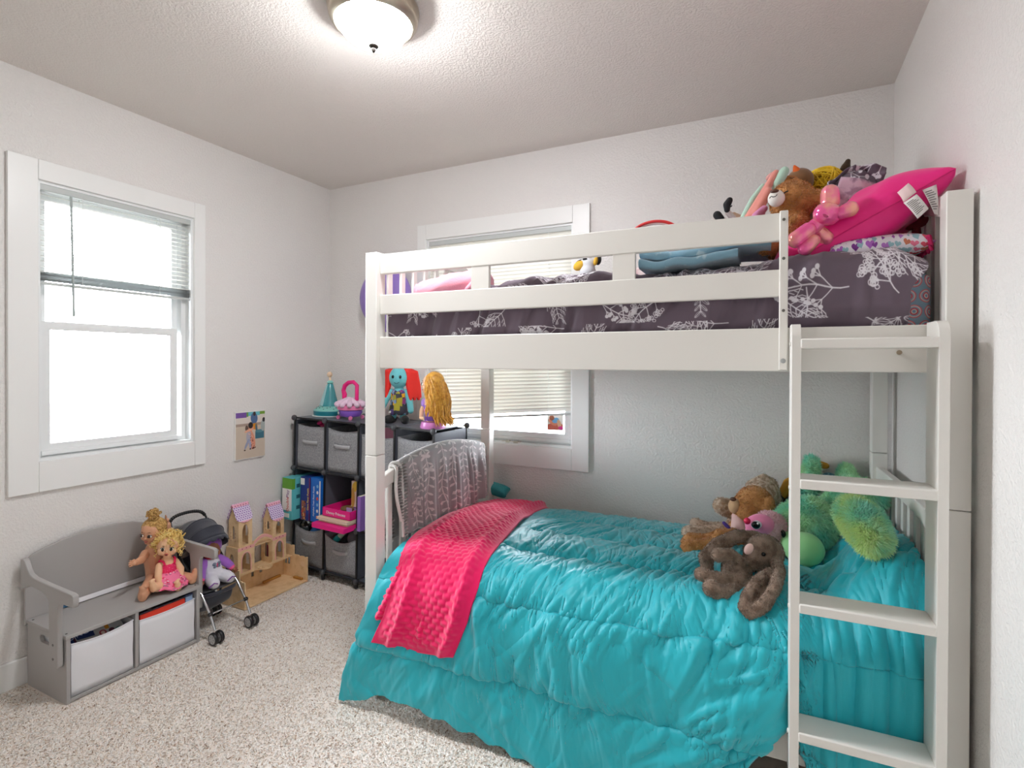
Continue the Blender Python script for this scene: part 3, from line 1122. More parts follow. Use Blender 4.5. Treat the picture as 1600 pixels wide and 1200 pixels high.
def sprig(x, y, L, a, kind):
    n = 8
    P = [(x, y)]
    for i in range(n):
        a2 = a + .3 * math.sin(i * .5)
        P.append((P[-1][0] + L / n * math.cos(a2), P[-1][1] + L / n * math.sin(a2)))
    cv.line(P, 2.6, wh)

    def branch(px, py, b, l, depth):
        ex, ey = px + l * math.cos(b), py + l * math.sin(b)
        cv.line([(px, py), (ex, ey)], 2.0, wh)
        if depth:
            for q in (-.55, .05, .6):
                branch(ex, ey, b + q + rr.uniform(-.1, .1), l * .55, depth - 1)
        elif kind == 0:
            cv.disc(ex, ey, 4.6, wh)
        else:
            cv.ring(ex, ey, 4.6, 1.8, wh)
            cv.ring(ex + rr.uniform(-8, 8), ey + rr.uniform(-8, 8), 3.6, 1.6, wh)
    for i in range(2, n + 1):
        px, py = P[i]
        for s in (-1, 1):
            b = a + s * R(46 + rr.uniform(-8, 8))
            l = L * (.34 - .022 * i) * rr.uniform(.85, 1.15)
            if kind in (0, 3):
                if i % 2 == 0 or i == n:
                    branch(px, py, b, l * .75, 1)
            elif kind == 1:
                mx, my = px + l * 1.1 * math.cos(b), py + l * 1.1 * math.sin(b)
                cv.line([(px, py), (px + l * .6 * math.cos(b + s * .15), py + l * .6 * math.sin(b + s * .15)), (mx, my)], 2.0, wh)
                for q in (.5, .75, 1.0):
                    cx_, cy_ = px + l * q * 1.1 * math.cos(b), py + l * q * 1.1 * math.sin(b)
                    cv.line([(cx_, cy_), (cx_ + 9 * math.cos(b - s * .7), cy_ + 9 * math.sin(b - s * .7))], 1.8, wh)
            else:
                for q, c_ in ((1, wh), (.78, (106, 92, 104))):
                    cv.ell(px + l * .5 * math.cos(b), py + l * .5 * math.sin(b), l * .46 * q, l * .17 * q, b, c_)
                cv.line([(px, py), (px + l * .8 * math.cos(b), py + l * .8 * math.sin(b))], 1.5, wh)


for gx in range(17):
    for gy in range(11):
        sprig(gx * 84 + rr.uniform(-18, 18) + (gy % 2) * 50, gy * 84 + rr.uniform(-18, 18), rr.uniform(95, 140), (gx * 1.3 + gy * 2.1) % (2 * PI) + rr.uniform(-.4, .4), rr.choice((0, 0, 1, 1, 2, 3)))
plum_im = cv.image('plum_botanical')
plum_m = mat('plum_cotton', img=plum_im, rough=.75, sheen=.2, spec=.2, bump=(260, .06))
pp, pps = smooth_line([(-.18, 1.44), (-.19, 1.53), (-.26, 1.59), (-.5, 1.605), (-.85, 1.612), (-1.0, 1.612), (-1.072, 1.585), (-1.083, 1.52), (-1.083, 1.46), (-1.078, 1.42), (-1.06, 1.40)], 400)
nu, nv = 460, 220
x = np.linspace(1.352, 3.088, nu)[:, None] * np.ones((1, nv))
s = np.linspace(0, float(pps[-1]), nv)[None, :] * np.ones((nu, 1))
y, z = np.interp(s, pps, pp[:, 0]), np.interp(s, pps, pp[:, 1])
onTop = sst(1.50, 1.58, z)
z = z + onTop * (.02 * sst(1.75, 1.95, x) * sst(2.35, 2.15, x) + .022 * sst(2.55, 2.75, x) + .012 * vn(x * 6, s * 4, 90) + .008 * vn(x * 19, s * 9, 91))
z = z - onTop * .055 * sst(1.72, 1.52, x) * sst(-.6, -.9, y) - onTop * .03 * sst(3.0, 3.088, x)
rgt = sst(2.74, 2.82, x)
y = y - rgt * .024 * sst(1.42, 1.47, z) * (y < -.9)
fr = (y < -1.0)
x = x - .042 * sst(2.95, 3.088, x) * sst(1.575, 1.50, z) * fr
A = np.stack([x, y, z], -1)
n = normals(A)
if n[..., 2].mean() < 0:
    n = -n
wv = x + .35 * (s - 1.1) + .03 * vn(x * 5, s * 5, 92)
d = .030 * ((1 - np.abs(vn(wv * 8, s * 1.6, 93))) ** 2 - .5) + .020 * ((1 - np.abs(vn(wv * 19, s * 3, 94))) ** 2 - .4) + .008 * vn(wv * 45, s * 9, 96)
d = d * (1 - .65 * rgt) * (.35 + .65 * fr) + rgt * fr * .006 * ((1 - np.abs(vn((x + 1.6 * s) * 7, s * 3, 95))) ** 3)
d = np.where(fr & (x < 2.74), np.where(d > .002, .002 + (d - .002) * .35, d), d)
A = A + n * d[..., None]
uv = np.stack([(x - 1.35) / 1.75, s / 1.75 * 1400 / 900], -1)
solo('comforter', MB().grid(A, uv=uv), plum_m, 'plum grey comforter with white botanical line print on the upper bunk', 'comforter', (2.2, -.6, 1.57), True, solid=.01, angle=180)

# ================================================================== TOY BENCH
grey_m = mat('grey_paint', (170, 167, 165), .42, bump=(30, .03))
bench = thing('toy_bench', 'grey wooden toy bench with arched back and two bin bays under the window', 'bench', (.17, -1.4, 0))
XZ = lambda y: frameM((0, y, 0), (1, 0, 0), (0, 0, 1))      # boards standing in the x-z plane
YZ = lambda x: frameM((x, 0, 0), (0, 1, 0), (0, 0, 1))      # boards standing in the y-z plane


def slot(x, z, w, h, n=6):
    p = []
    for k in range(n + 1):
        a = R(-90 + 180 * k / n)
        p.append((x + w / 2 - h / 2 + h / 2 * math.cos(a), z + h / 2 * math.sin(a)))
    for k in range(n + 1):
        a = R(90 + 180 * k / n)
        p.append((x - w / 2 + h / 2 + h / 2 * math.cos(a), z + h / 2 * math.sin(a)))
    return p


part(bench, 'side_panel', MB().plate(rect(.028, 0, .328, .252), [slot(.17, .215, .085, .03)], .014, XZ(-1.646)), grey_m, bevel=.0015)
part(bench, 'side_panel', MB().plate(rect(.028, 0, .328, .252), [slot(.17, .215, .085, .03)], .014, XZ(-1.136)), grey_m, bevel=.0015)
part(bench, 'divider', MB().box((.03, -1.414, .016), (.324, -1.400, .252)), grey_m, bevel=.0015)
part(bench, 'bottom_panel', MB().box((.03, -1.646, .004), (.327, -1.150, .016)), grey_m, bevel=.0015)
part(bench, 'rear_panel', MB().box((.024, -1.646, .016), (.030, -1.150, .252)), grey_m)
part(bench, 'seat_board', MB().box((.03, -1.664, .252), (.333, -1.134, .267)), grey_m, bevel=.002)
o = []
for y, z in [(-1.668, .245), (-1.132, .245), (-1.132, .485), (-1.135, .497), (-1.145, .508), (-1.175, .530), (-1.26, .559), (-1.33, .569), (-1.40, .572), (-1.47, .569), (-1.541, .556), (-1.60, .541), (-1.638, .527), (-1.657, .513), (-1.666, .498), (-1.668, .485)]:
    o.append((y, z))
part(bench, 'back_board', MB().plate(o, (), .014, YZ(.016)), grey_m, bevel=.002)
arm = [(.030, .40), (.030, .52), (.052, .522), (.066, .515), (.085, .486), (.102, .470), (.13, .462), (.25, .455), (.41, .450), (.424, .447), (.428, .440), (.428, .408), (.424, .401), (.34, .401),
       (.326, .396), (.318, .382), (.316, .36), (.316, .155), (.311, .147), (.258, .147), (.251, .155), (.250, .36), (.245, .40), (.20, .418), (.11, .426), (.07, .41)]
part(bench, 'arm_rest', MB().plate(arm, (), .019, XZ(-1.664)), grey_m, bevel=.003)
part(bench, 'arm_rest', MB().plate(arm, (), .019, XZ(-1.113)), grey_m, bevel=.003)
scr2 = mat('dark_screw', (70, 66, 62), .5, .3)
for x, z in ((.283, .232), (.283, .178)):
    part(bench, 'screw', MB().lathe([(.0045, 0), (.0045, .001), (.001, -.0005), (.0002, -.0005)], (x, -1.683, z), 12, Matrix.Rotation(PI / 2, 3, 'X')), scr2)
for x, y in ((.055, -1.652), (.31, -1.652), (.055, -1.146), (.31, -1.146)):
    part(bench, 'screw', MB().lathe([(.004, 0), (.004, .0008), (.0002, .0008)], (x, y, .267), 12), scr2)


def fabric_bin(lo, hi, sag, m, name, label, open_y=False, front='x', handle=None, bulge=.006, group=None, tilt=0, M=None, cat='bin'):
    """Soft open-topped box; front is its +x (front='x') or -y (front='y') side. sag lowers the middle of the front rim."""
    x0, y0, z0 = lo
    x1, y1, z1 = hi
    base = ((x0 + x1) / 2, (y0 + y1) / 2, z0)
    t = thing(name, label, cat, base if M is None else (0, 0, 0), group=group, M=M)
    n, nz = 10, 8
    ring = []
    for k in range(n):
        ring.append((x0 + (x1 - x0) * k / n, y0, 0))
    for k in range(n):
        ring.append((x1, y0 + (y1 - y0) * k / n, 1))
    for k in range(n):
        ring.append((x1 - (x1 - x0) * k / n, y1, 2))
    for k in range(n):
        ring.append((x0, y1 - (y1 - y0) * k / n, 3))
    fs = 1 if front == 'x' else 0
    A = np.zeros((len(ring), nz + 1, 3))
    for i, (x, y, sd) in enumerate(ring):
        for j in range(nz + 1):
            v = j / nz
            f = (i % n) / n
            top = z1
            if sd == fs:
                top = z1 - sag * math.sin(PI * f) ** .9
            z = z0 + (top - z0) * v
            b = bulge * math.sin(PI * f) * math.sin(PI * min(1, v * .9 + .05))
            b += .0016 * math.sin(9 * f + 7 * v + sd) * math.sin(PI * v)
            dx, dy = ((0, -1), (1, 0), (0, 1), (-1, 0))[sd]
            lean = tilt * v * (sd == fs)
            A[i, j] = (x + dx * (b + lean * (front == 'x')), y + dy * (b + lean * (front == 'y')), z)
    part(t, 'fabric_shell', MB().grid(A, wrap=True), m, solid=.004, angle=60)
    part(t, 'bin_base', MB().box((x0 + .002, y0 + .002, z0), (x1 - .002, y1 - .002, z0 + .004)), m)
    loop = [A[i, nz] + np.array((0, 0, .0005)) for i in range(len(ring))]
    part(t, 'rim', MB().tube([tuple(p) for p in loop], .0028, 6, closed=True), m)
    if handle:
        hc, hw, hm, hs = handle
        P = []
        for k in range(9):
            f = k / 8 - .5
            off = .008 + hs * (1 - (2 * f) ** 2)
            if front == 'y':
                P.append((hc[0] + f * hw, y0 - off - bulge * .7, hc[1] - .6 * hs * (1 - (2 * f) ** 2)))
            else:
                P.append((x1 + off, hc[0] + f * hw, hc[1]))
        G = np.array([[(p[0], p[1], p[2] + dz) for dz in (-.011, .011)] for p in P])
        part(t, 'handle', MB().grid(G), hm, solid=.003, angle=60)
    return t


whitebin = mat('white_canvas', (232, 232, 236), .8, bump=(700, .15))
fabric_bin((.06, -1.640, .018), (.318, -1.420, .222), .012, whitebin, 'storage_bin', 'white canvas bin in the left bay of the grey toy bench', group='white bins in the toy bench')
fabric_bin((.06, -1.394, .018), (.318, -1.156, .207), .006, whitebin, 'storage_bin', 'white canvas bin in the right bay of the grey toy bench', group='white bins in the toy bench')

# games in the bins
cv = Canvas(220, 120, (176, 176, 178))
cv.rect(0, 0, 26, 120, (30, 60, 120)); cv.rect(26, 0, 34, 120, (70, 20, 60)); cv.poly([(38, 60), (104, 52), (108, 100), (34, 104)], (30, 50, 100))
cv.ell(96, 26, 28, 10, .2, (226, 160, 30)); cv.disc(135, 50, 14, (150, 60, 70)); cv.disc(135, 50, 8, (220, 200, 190)); cv.rect(150, 60, 166, 120, (190, 130, 40)); cv.disc(170, 46, 12, (90, 40, 60)); cv.ell(190, 40, 20, 9, .3, (60, 120, 110))
gb = thing('game_box', 'grey board game box with blue letters leaning in the left bench bin', 'game box', M=Matrix.Translation((.262, -1.535, .196)) @ Matrix.Rotation(R(36), 4, 'Y'))
gbb = MB().box((-.058, -.098, -.016), (.058, .098, .016))
lay = gbb.bm.loops.layers.uv.verify()
for f in gbb.bm.faces:
    for lp in f.loops:
        lp[lay].uv = ((lp.vert.co.y + .098) / .196, (.058 - lp.vert.co.x) / .116)
part(gb, 'box', gbb, mat('game_print', img=cv.image('game_print'), rough=.45), smooth=False)
text('BINGO', .030, frameM((-.022, -.040, .0162), (-.10, 1, 0), (-1, -.10, 0)), mat('game_blue', (196, 208, 235), .5), gb)
rb = thing('game_box', 'long red game box with dark lid lying in the right bench bin', 'game box', (.2, -1.275, .205))
part(rb, 'box', MB().box((.09, -1.388, .196), (.312, -1.195, .226)), mat('red_card', (232, 62, 40), .4), bevel=.001)
cv = Canvas(120, 100, (40, 34, 46))
for k in range(16):
    cv.ell(rr.uniform(0, 120), rr.uniform(0, 100), rr.uniform(4, 16), rr.uniform(2, 7), rr.uniform(0, 3), rr.choice([(90, 50, 110), (150, 60, 60), (30, 30, 40), (120, 110, 110), (70, 60, 100)]))
part(rb, 'lid', MB().boxuv((.088, -1.388, .226), (.309, -1.197, .232), 0), mat('dark_lid', img=cv.image('dark_lid'), rough=.4), smooth=False)
bb = thing('game_box', 'pale blue game box with navy top in the right bench bin', 'game box', (.2, -1.172, .205))
part(bb, 'box', MB().box((.12, -1.192, .196), (.312, -1.160, .228)), mat('pale_blue_card', (150, 178, 215), .4), bevel=.001)
part(bb, 'lid', MB().box((.118, -1.193, .229), (.3125, -1.159, .236)), mat('navy_card', (66, 74, 110), .4), bevel=.001)

# rolled strip lying against the backrest
ps_ = thing('paper_roll', 'white paper strip with blue end lying along the bench backrest', 'paper roll', (.045, -1.36, .268))
part(ps_, 'strip', MB().cbox((.043, -1.33, .279), (.012, .37, .020), (0, R(-20), 0)), mat('white_paper', (236, 236, 240), .6), bevel=.002)
part(ps_, 'blue_end', MB().cbox((.043, -1.54, .279), (.0125, .05, .0205), (0, R(-20), 0)), mat('blue_print', (44, 108, 150), .5, vary=(60, (20, 60, 90), .45, .6)), bevel=.002)

# ================================================================== DOLLS
def merge(dst, src, M):
    bmesh.ops.transform(src.bm, matrix=M, verts=src.bm.verts[:])
    me = bpy.data.meshes.new('t')
    src.bm.to_mesh(me)
    src.bm.free()
    dst.bm.from_mesh(me)
    bpy.data.meshes.remove(me)


def headM(c, fwd, up, s):
    f = Vector(fwd).normalized()
    r = f.cross(Vector(up)).normalized()
    u = r.cross(f)
    return Matrix(((r.x * s, f.x * s, u.x * s, c[0]), (r.y * s, f.y * s, u.y * s, c[1]), (r.z * s, f.z * s, u.z * s, c[2]), (0, 0, 0, 1)))


def hand(mb, wrist, palm, fdir, side, r, n=5, curl=.25, up=(0, 0, 1)):
    """Palm with four fingers and a thumb; fdir: finger direction, side: towards the thumb."""
    w, p = Vector(wrist), Vector(palm)
    f, s = Vector(fdir).normalized(), Vector(side).normalized()
    s = (s - f * s.dot(f)).normalized()
    b = f.cross(s)
    mb.cap(w, r * .62, p, r * .8, 10)
    mb.ell(p, r * .95, n=10)
    for k in range(4):
        o = s * (r * (.72 - .48 * k))
        L = r * (1.5, 1.75, 1.65, 1.25)[k]
        a = p + o + f * r * .3
        m = a + f * L * .55 + b * r * .15 * curl + s * r * .10 * (1.5 - k)
        e = m + f * L * .45 + b * r * .8 * curl + s * r * .10 * (1.5 - k)
        mb.chain([(*a, r * .30), (*m, r * .27), (*e, r * .22)], 8)
    a = p + s * r * .6 - f * r * .2
    m = a + s * r * .55 + f * r * .35
    mb.chain([(*a, r * .33), (*m, r * .29), (*(m + f * r * .55 + s * r * .1), r * .23)], 8)


def foot(mb, ankle, toe, up, r):
    a, t = Vector(ankle), Vector(toe)
    d = (t - a).normalized()
    u = Vector(up).normalized()
    s = d.cross(u).normalized()
    mb.cap(a - d * r * .5, r * .95, a + d * r * .6, r * .95, 10)
    mb.cap(a + d * r * .3, r * .85, t, r * .72, 10)
    for k in range(5):
        c = t + s * r * (.62 - .31 * k) + d * r * (.68 - .12 * abs(k - 1))
        mb.ell(c, r * (.36, .31, .29, .27, .25)[k], n=8)


def face(t, M, skin, iris, lip, lash=True, open_mouth=False, s=1.0):
    """Eyes, brows and mouth as parts on a head of unit size placed by M."""
    wm = mat('eye_white', (245, 245, 245), .15)
    im = mat('iris_' + iris[0], iris[1], .1)
    bm_ = mat('pupil_black', (14, 12, 12), .08)
    for sx in (-1, 1):
        e = MB().ell((sx * .34, .80, -.02), (.165, .10, .135 if not open_mouth else .19), (0, 0, -sx * .42), 14)
        bmesh.ops.transform(e.bm, matrix=M, verts=e.bm.verts[:])
        eo = part(t, 'eye', e, wm)
        e = MB().ell((sx * .33, .865, -.02), (.128, .058, .122 if not open_mouth else .168), (0, 0, -sx * .40), 14)
        bmesh.ops.transform(e.bm, matrix=M, verts=e.bm.verts[:])
        part(eo, 'iris', e, im)
        e = MB().ell((sx * .325, .905, -.02), (.075, .032, .08 if not open_mouth else .11), (0, 0, -sx * .38), 12)
        bmesh.ops.transform(e.bm, matrix=M, verts=e.bm.verts[:])
        part(eo, 'pupil', e, bm_)
        if lash:
            P = [(sx * (.34 + .19 * math.cos(a)), .83 - .10 * abs(math.cos(a)) ** 2 + .05, -.02 + (.155 if not open_mouth else .21) * math.sin(a)) for a in [R(20 + 14 * k) for k in range(11)]]
            e = MB().tube(P, .022, 6)
            bmesh.ops.transform(e.bm, matrix=M, verts=e.bm.verts[:])
            part(eo, 'eyelash', e, bm_)
        P = [(sx * (.20 + .07 * k), .875 - .035 * k - .012 * k * k, .300 - .034 * k + .055 * math.sin(PI * k / 4)) for k in range(5)]
        e = MB().tube(P, [.016, .024, .026, .022, .012], 6)
        bmesh.ops.transform(e.bm, matrix=M, verts=e.bm.verts[:])
        part(t, 'eyebrow', e, mat('brow', (120, 84, 48), .7))
    lm = mat('lip_' + lip[0], lip[1], .3)
    if open_mouth:
        e = MB().ell((0, .845, -.50), (.17, .08, .12), n=14)
        bmesh.ops.transform(e.bm, matrix=M, verts=e.bm.verts[:])
        part(t, 'lips', e, lm)
        e = MB().ell((0, .89, -.50), (.095, .05, .065), n=12)
        bmesh.ops.transform(e.bm, matrix=M, verts=e.bm.verts[:])
        part(t, 'mouth', e, mat('mouth_dark', (60, 14, 14), .5))
    else:
        e = MB().ell((0, .815, -.50), (.17, .05, .045), (.1, 0, 0), 14).ell((0, .81, -.565), (.13, .05, .045), n=14)
        bmesh.ops.transform(e.bm, matrix=M, verts=e.bm.verts[:])
        part(t, 'lips', e, lm)


def head_shape(chubby=0.0):
    h = MB()
    h.ell((0, -.05, .10), (.84, .92, .92), n=20).ell((0, .22, -.32), (.66 + chubby * .1, .58, .56), n=16)
    h.ell((-.38, .42, -.34), (.30 + chubby * .08,) * 3, n=12).ell((.38, .42, -.34), (.30 + chubby * .08,) * 3, n=12)
    h.ell((0, .64, -.66), (.24, .2, .18), n=12).ell((0, .84, -.24), (.10, .12, .09), n=10).ell((0, .80, -.10), (.07, .08, .16), n=10)
    for sx in (-1, 1):
        h.ell((sx * .83, -.05, -.10), (.08, .16, .22), (0, 0, sx * .25), 10)
    return h


def put(t, name, mb, m, M, **k):
    bmesh.ops.transform(mb.bm, matrix=M, verts=mb.bm.verts[:])
    return part(t, name, mb, m, **k)


tan_skin = mat('tan_vinyl', (214, 158, 124), .42, sss=.0)
fair_skin = mat('fair_vinyl', (238, 190, 150), .42)
# --- bare doll with a bun
d1 = thing('doll', 'bare brown-eyed doll with a blonde top bun sitting against the bench back', 'doll', (.15, -1.225, .268))
b = MB()
b.chain([(.150, -1.224, .318, .047), (.142, -1.228, .36, .043), (.138, -1.231, .405, .045), (.140, -1.234, .435, .036)])
b.chain([(.140, -1.235, .44, .020), (.146, -1.24, .475, .019)], 10)
b.chain([(.141, -1.272, .428, .0195), (.170, -1.305, .415, .0175), (.205, -1.345, .423, .014)])
hand(b, (.205, -1.345, .423), (.218, -1.362, .428), (.35, -.9, .15), (.1, .1, 1), .0125)
b.chain([(.132, -1.196, .432, .0195), (.118, -1.155, .468, .0175), (.122, -1.160, .530, .014)])
hand(b, (.122, -1.160, .530), (.122, -1.165, .552), (-.1, -.25, 1), (.6, -.3, .2), .0125)
b.chain([(.168, -1.25, .305, .036), (.200, -1.285, .300, .031), (.236, -1.325, .295, .026), (.268, -1.352, .292, .021)])
foot(b, (.272, -1.356, .292), (.279, -1.359, .325), (.6, -.8, 0), .019)
b.chain([(.172, -1.205, .305, .036), (.212, -1.180, .300, .031), (.25, -1.160, .296, .026), (.282, -1.143, .294, .021)])
foot(b, (.286, -1.141, .294), (.291, -1.132, .326), (.9, .3, -.2), .019)
H1 = headM((.150, -1.243, .525), (.36, -.93, -.16), (.05, .1, 1), .056)
merge(b, head_shape(), H1)
part(d1, 'body', body(b, .0016, 2), tan_skin, angle=180)
face(d1, H1, tan_skin, ('brown', (74, 44, 26)), ('rose', (196, 110, 100)))
blonde = mat('dark_blonde_hair', (212, 174, 108), .45, spec=.4, vary=(120, (150, 108, 52), .4, .65))
hair = MB().ell((0, -.17, .20), (.90, .90, .90), n=24)
put(d1, 'hair', hair, blonde, H1)
hs = MB()
rr = random.Random(2)
for k in range(70):
    a = R(-78 + 336 * k / 69) + PI / 2 + R(-90)
    P = []
    for i in range(8):
        q = i / 7
        el = R(12 + 70 * q) if abs(math.sin(a)) < .6 or math.sin(a) < 0 else R(32 + 50 * q)
        P.append((.915 * math.cos(a) * math.cos(el), -.17 + .915 * math.sin(a) * math.cos(el), .20 + .905 * math.sin(el)))
    hs.tube(P, .034, 5)
put(d1, 'hair_strand', hs, blonde, H1)['kind'] = 'stuff'
bun = MB()
bun.ell((0, -.2, 1.32), (.36, .36, .30), n=12)
for k in range(38):
    a, e = rr.uniform(0, 2 * PI), rr.uniform(-.3, 1.3)
    c = Vector((.42 * math.cos(a) * math.cos(e), -.2 + .42 * math.sin(a) * math.cos(e), 1.36 + .36 * math.sin(e)))
    r_ = rr.uniform(.10, .2)
    ph = rr.uniform(0, 6)
    ax = Vector((rr.uniform(-1, 1), rr.uniform(-1, 1), rr.uniform(-1, 1))).normalized()
    u_ = ax.orthogonal().normalized()
    v_ = ax.cross(u_)
    bun.tube([c + u_ * r_ * math.cos(ph + i * .6) + v_ * r_ * math.sin(ph + i * .6) + ax * .02 * i for i in range(9)], .05, 5)
put(d1, 'hair_bun', bun, blonde, H1)
put(d1, 'hair_tie', MB().lathe([(.30, -.04), (.34, 0), (.30, .04)], (0, -.2, 1.12), 16), mat('hair_tie', (120, 90, 50), .7), H1)

# --- doll in a pink dress
d2 = thing('doll', 'curly blonde doll in a pink patterned dress sitting on the grey bench', 'doll', (.225, -1.225, .268))
b = MB()
b.chain([(.222, -1.222, .300, .036), (.224, -1.224, .345, .034), (.228, -1.226, .385, .031)])
b.chain([(.228, -1.226, .385, .020), (.234, -1.228, .42, .017)], 10)
b.chain([(.226, -1.258, .382, .0155), (.244, -1.275, .345, .015), (.258, -1.276, .315, .012)])
hand(b, (.258, -1.276, .315), (.264, -1.275, .301), (.4, 0, -.9), (0, 1, .2), .010)
b.chain([(.234, -1.192, .382, .0155), (.252, -1.178, .345, .015), (.264, -1.186, .315, .012)])
hand(b, (.264, -1.186, .315), (.268, -1.189, .301), (.35, -.1, -.9), (0, -1, .2), .010)
b.chain([(.232, -1.245, .298, .026), (.262, -1.285, .303, .023), (.276, -1.310, .312, .0175)])
foot(b, (.280, -1.316, .315), (.281, -1.322, .341), (.7, -.7, 0), .0155)
b.chain([(.244, -1.212, .296, .026), (.278, -1.215, .292, .023), (.298, -1.222, .288, .0175)])
foot(b, (.303, -1.223, .287), (.309, -1.230, .311), (.9, -.2, .2), .0155)
H2 = headM((.240, -1.230, .468), (.80, -.57, -.10), (.0, .12, 1), .050)
merge(b, head_shape(1.0), H2)
part(d2, 'body', body(b, .0015, 2), fair_skin, angle=180)
face(d2, H2, fair_skin, ('hazel', (70, 62, 34)), ('coral', (206, 110, 92)), True, True)
cv = Canvas(300, 200, (244, 120, 160))
rr = random.Random(8)
for k in range(90):
    x_, y_ = rr.uniform(0, 300), rr.uniform(0, 200)
    c = rr.choice([(206, 30, 60), (240, 190, 205), (180, 90, 130), (226, 50, 100), (150, 120, 140)])
    cv.heart(x_, y_, rr.uniform(7, 12), c, rr.uniform(-.6, .6))
    cv.ring(x_, y_, 10, 2, (230, 60, 110))
skirt_m = mat('pink_skirt', img=cv.image('pink_skirt'), rough=.75)
n, nz = 48, 14
A = np.zeros((n, nz, 3)); UV = np.zeros((n, nz, 2))
for i in range(n):
    a = 2 * PI * i / n
    for j in range(nz):
        q = j / (nz - 1)
        rx = .036 + .030 * q ** .8 + .004 * q * math.sin(a * 9)
        ry = .036 + .026 * q ** .8 + .004 * q * math.cos(a * 11)
        A[i, j] = (.226 + .030 * q + rx * math.cos(a), -1.226 + ry * 1.15 * math.sin(a), .350 - .066 * q + .018 * q * max(0, math.sin(a * 1.0 - 2.6)) + .004 * q * math.sin(7 * a))
        UV[i, j] = (abs(i / n - .5) * 2.0, q)
A[..., 2] = np.maximum(A[..., 2], .272)
part(d2, 'skirt', MB().grid(A, wrap=True, uv=UV), skirt_m, solid=.0015, angle=180)
bod = MB().lathe([(.036, 0), (.038, .015), (.0365, .03), (.033, .042), (.027, .05)], (.226, -1.2255, .342), 24)
part(d2, 'bodice', bod, mat('pink_bodice', (232, 30, 92), .7, vary=(220, (250, 120, 170), .6, .64)))
part(d2, 'strap', MB().tube([(.255, -1.252, .388), (.246, -1.254, .402), (.228, -1.256, .405), (.212, -1.252, .395)], .005, 6).tube([(.262, -1.212, .388), (.250, -1.203, .402), (.236, -1.199, .405), (.218, -1.20, .395)], .005, 6), mat('pink_strap', (232, 30, 92), .7))
curlm = mat('pale_blonde_hair', (240, 214, 140), .4, spec=.5, vary=(90, (216, 178, 92), .4, .65))
cm = MB().ell((0, -.22, .24), (.92, .86, .90), n=22)
put(d2, 'hair', cm, curlm, H2)
cm = MB()
for k in range(120):
    a = rr.uniform(0, 2 * PI)
    el = rr.uniform(-.55, 1.35)
    fy = math.sin(a) * math.cos(el)
    if fy > .45 and el < .42:
        continue
    base = Vector((.96 * math.cos(a) * math.cos(el), -.15 + .96 * math.sin(a) * math.cos(el), .22 + .92 * math.sin(el)))
    out = (base - Vector((0, -.15, .22))).normalized()
    dn = (out * .35 + Vector((rr.uniform(-.35, .35), rr.uniform(-.2, .35), -.8))).normalized()
    if el > .7:
        dn = (out * .3 + Vector((math.cos(a), math.sin(a), -.35)) * .8).normalized()
    u_ = dn.orthogonal().normalized()
    v_ = dn.cross(u_)
    L, r_, ph = rr.uniform(.35, .85), rr.uniform(.09, .17), rr.uniform(0, 6)
    w_ = rr.uniform(.035, .062)
    N_ = 14
    cm.tube([base + dn * L * i / N_ + out * .08 + u_ * r_ * math.cos(ph + i * .85) + v_ * r_ * math.sin(ph + i * .85) for i in range(N_)], [w_ * (1 - .5 * i / N_) for i in range(N_)], 5)
put(d2, 'curls', cm, curlm, H2)['kind'] = 'stuff'

# ================================================================== DOLL STROLLER
navy = mat('navy_cloth', (44, 46, 58), .8, sheen=.3, bump=(300, .15))
chrome = mat('chrome_tube', (205, 205, 208), .18, 1.0)
blackp = mat('black_plastic', (26, 26, 28), .4)
hubm = mat('grey_hub', (178, 178, 178), .5)
st_ = thing('doll_stroller', 'toy doll stroller with navy canopy and chrome tubes beside the bench', 'doll stroller', (.27, -1.03, .0))
SIDE = [(.415, .066), (.398, .10), (.382, .132), (.32, .21), (.227, .285), (.182, .337), (.157, .38), (.115, .44), (.085, .50)]
for y in (-.935, -1.12):
    part(st_, 'side_tube', MB().tube([(x, y, z) for x, z in SIDE], .0058, 10), chrome)
    part(st_, 'rear_tube', MB().tube([(.245, y, .272), (.20, y, .17), (.150, y, .045)], .0055, 10), blackp)
    part(st_, 'hinge', MB().tube([(.255, y - .001, .262), (.182, y - .001, .337), (.157, y - .001, .38)], .0095, 10), blackp)
    part(st_, 'joint', MB().lathe([(.008, -.008), (.010, -.004), (.010, .004), (.008, .008)], (.382, y, .132), 12, Matrix.Rotation(PI / 2, 3, 'X')), blackp)


def wheel_pair(x, y, r):
    for dy in (-.015, .015):
        w = part(st_, 'wheel', MB().lathe([(r * .74, -.006), (r * .76, -.008), (r * .92, -.008), (r, -.005), (r, .005), (r * .92, .008), (r * .76, .008), (r * .74, .006)], (x, y + dy, r + .004), 28, Matrix.Rotation(PI / 2, 3, 'X')), blackp)
        h_ = MB().lathe([(.0005, -.0095), (.006, -.0095), (.007, -.008), (r * .74, -.0078), (r * .76, -.006), (r * .76, .006), (r * .74, .0078), (.007, .008), (.006, .0095), (.0005, .0095)], (x, y + dy, r + .004), 28, Matrix.Rotation(PI / 2, 3, 'X'))
        part(w, 'hub', h_, hubm)
        cut = MB()
        for k in range(6):
            a = k * PI / 3
            cut.cbox((x + r * .45 * math.cos(a), y + dy - .0076, r + .004 + r * .45 * math.sin(a)), (r * .34, .002, .003), (0, -a, 0))
        part(w, 'spoke', cut, mat('hub_line', (128, 128, 128), .5))
    part(st_, 'axle', MB().tube([(x, y - .016, r + .004), (x, y + .016, r + .004)], .004, 8).tube([(x, y, r + .004), (x, y, r + .032)], .006, 8), blackp)


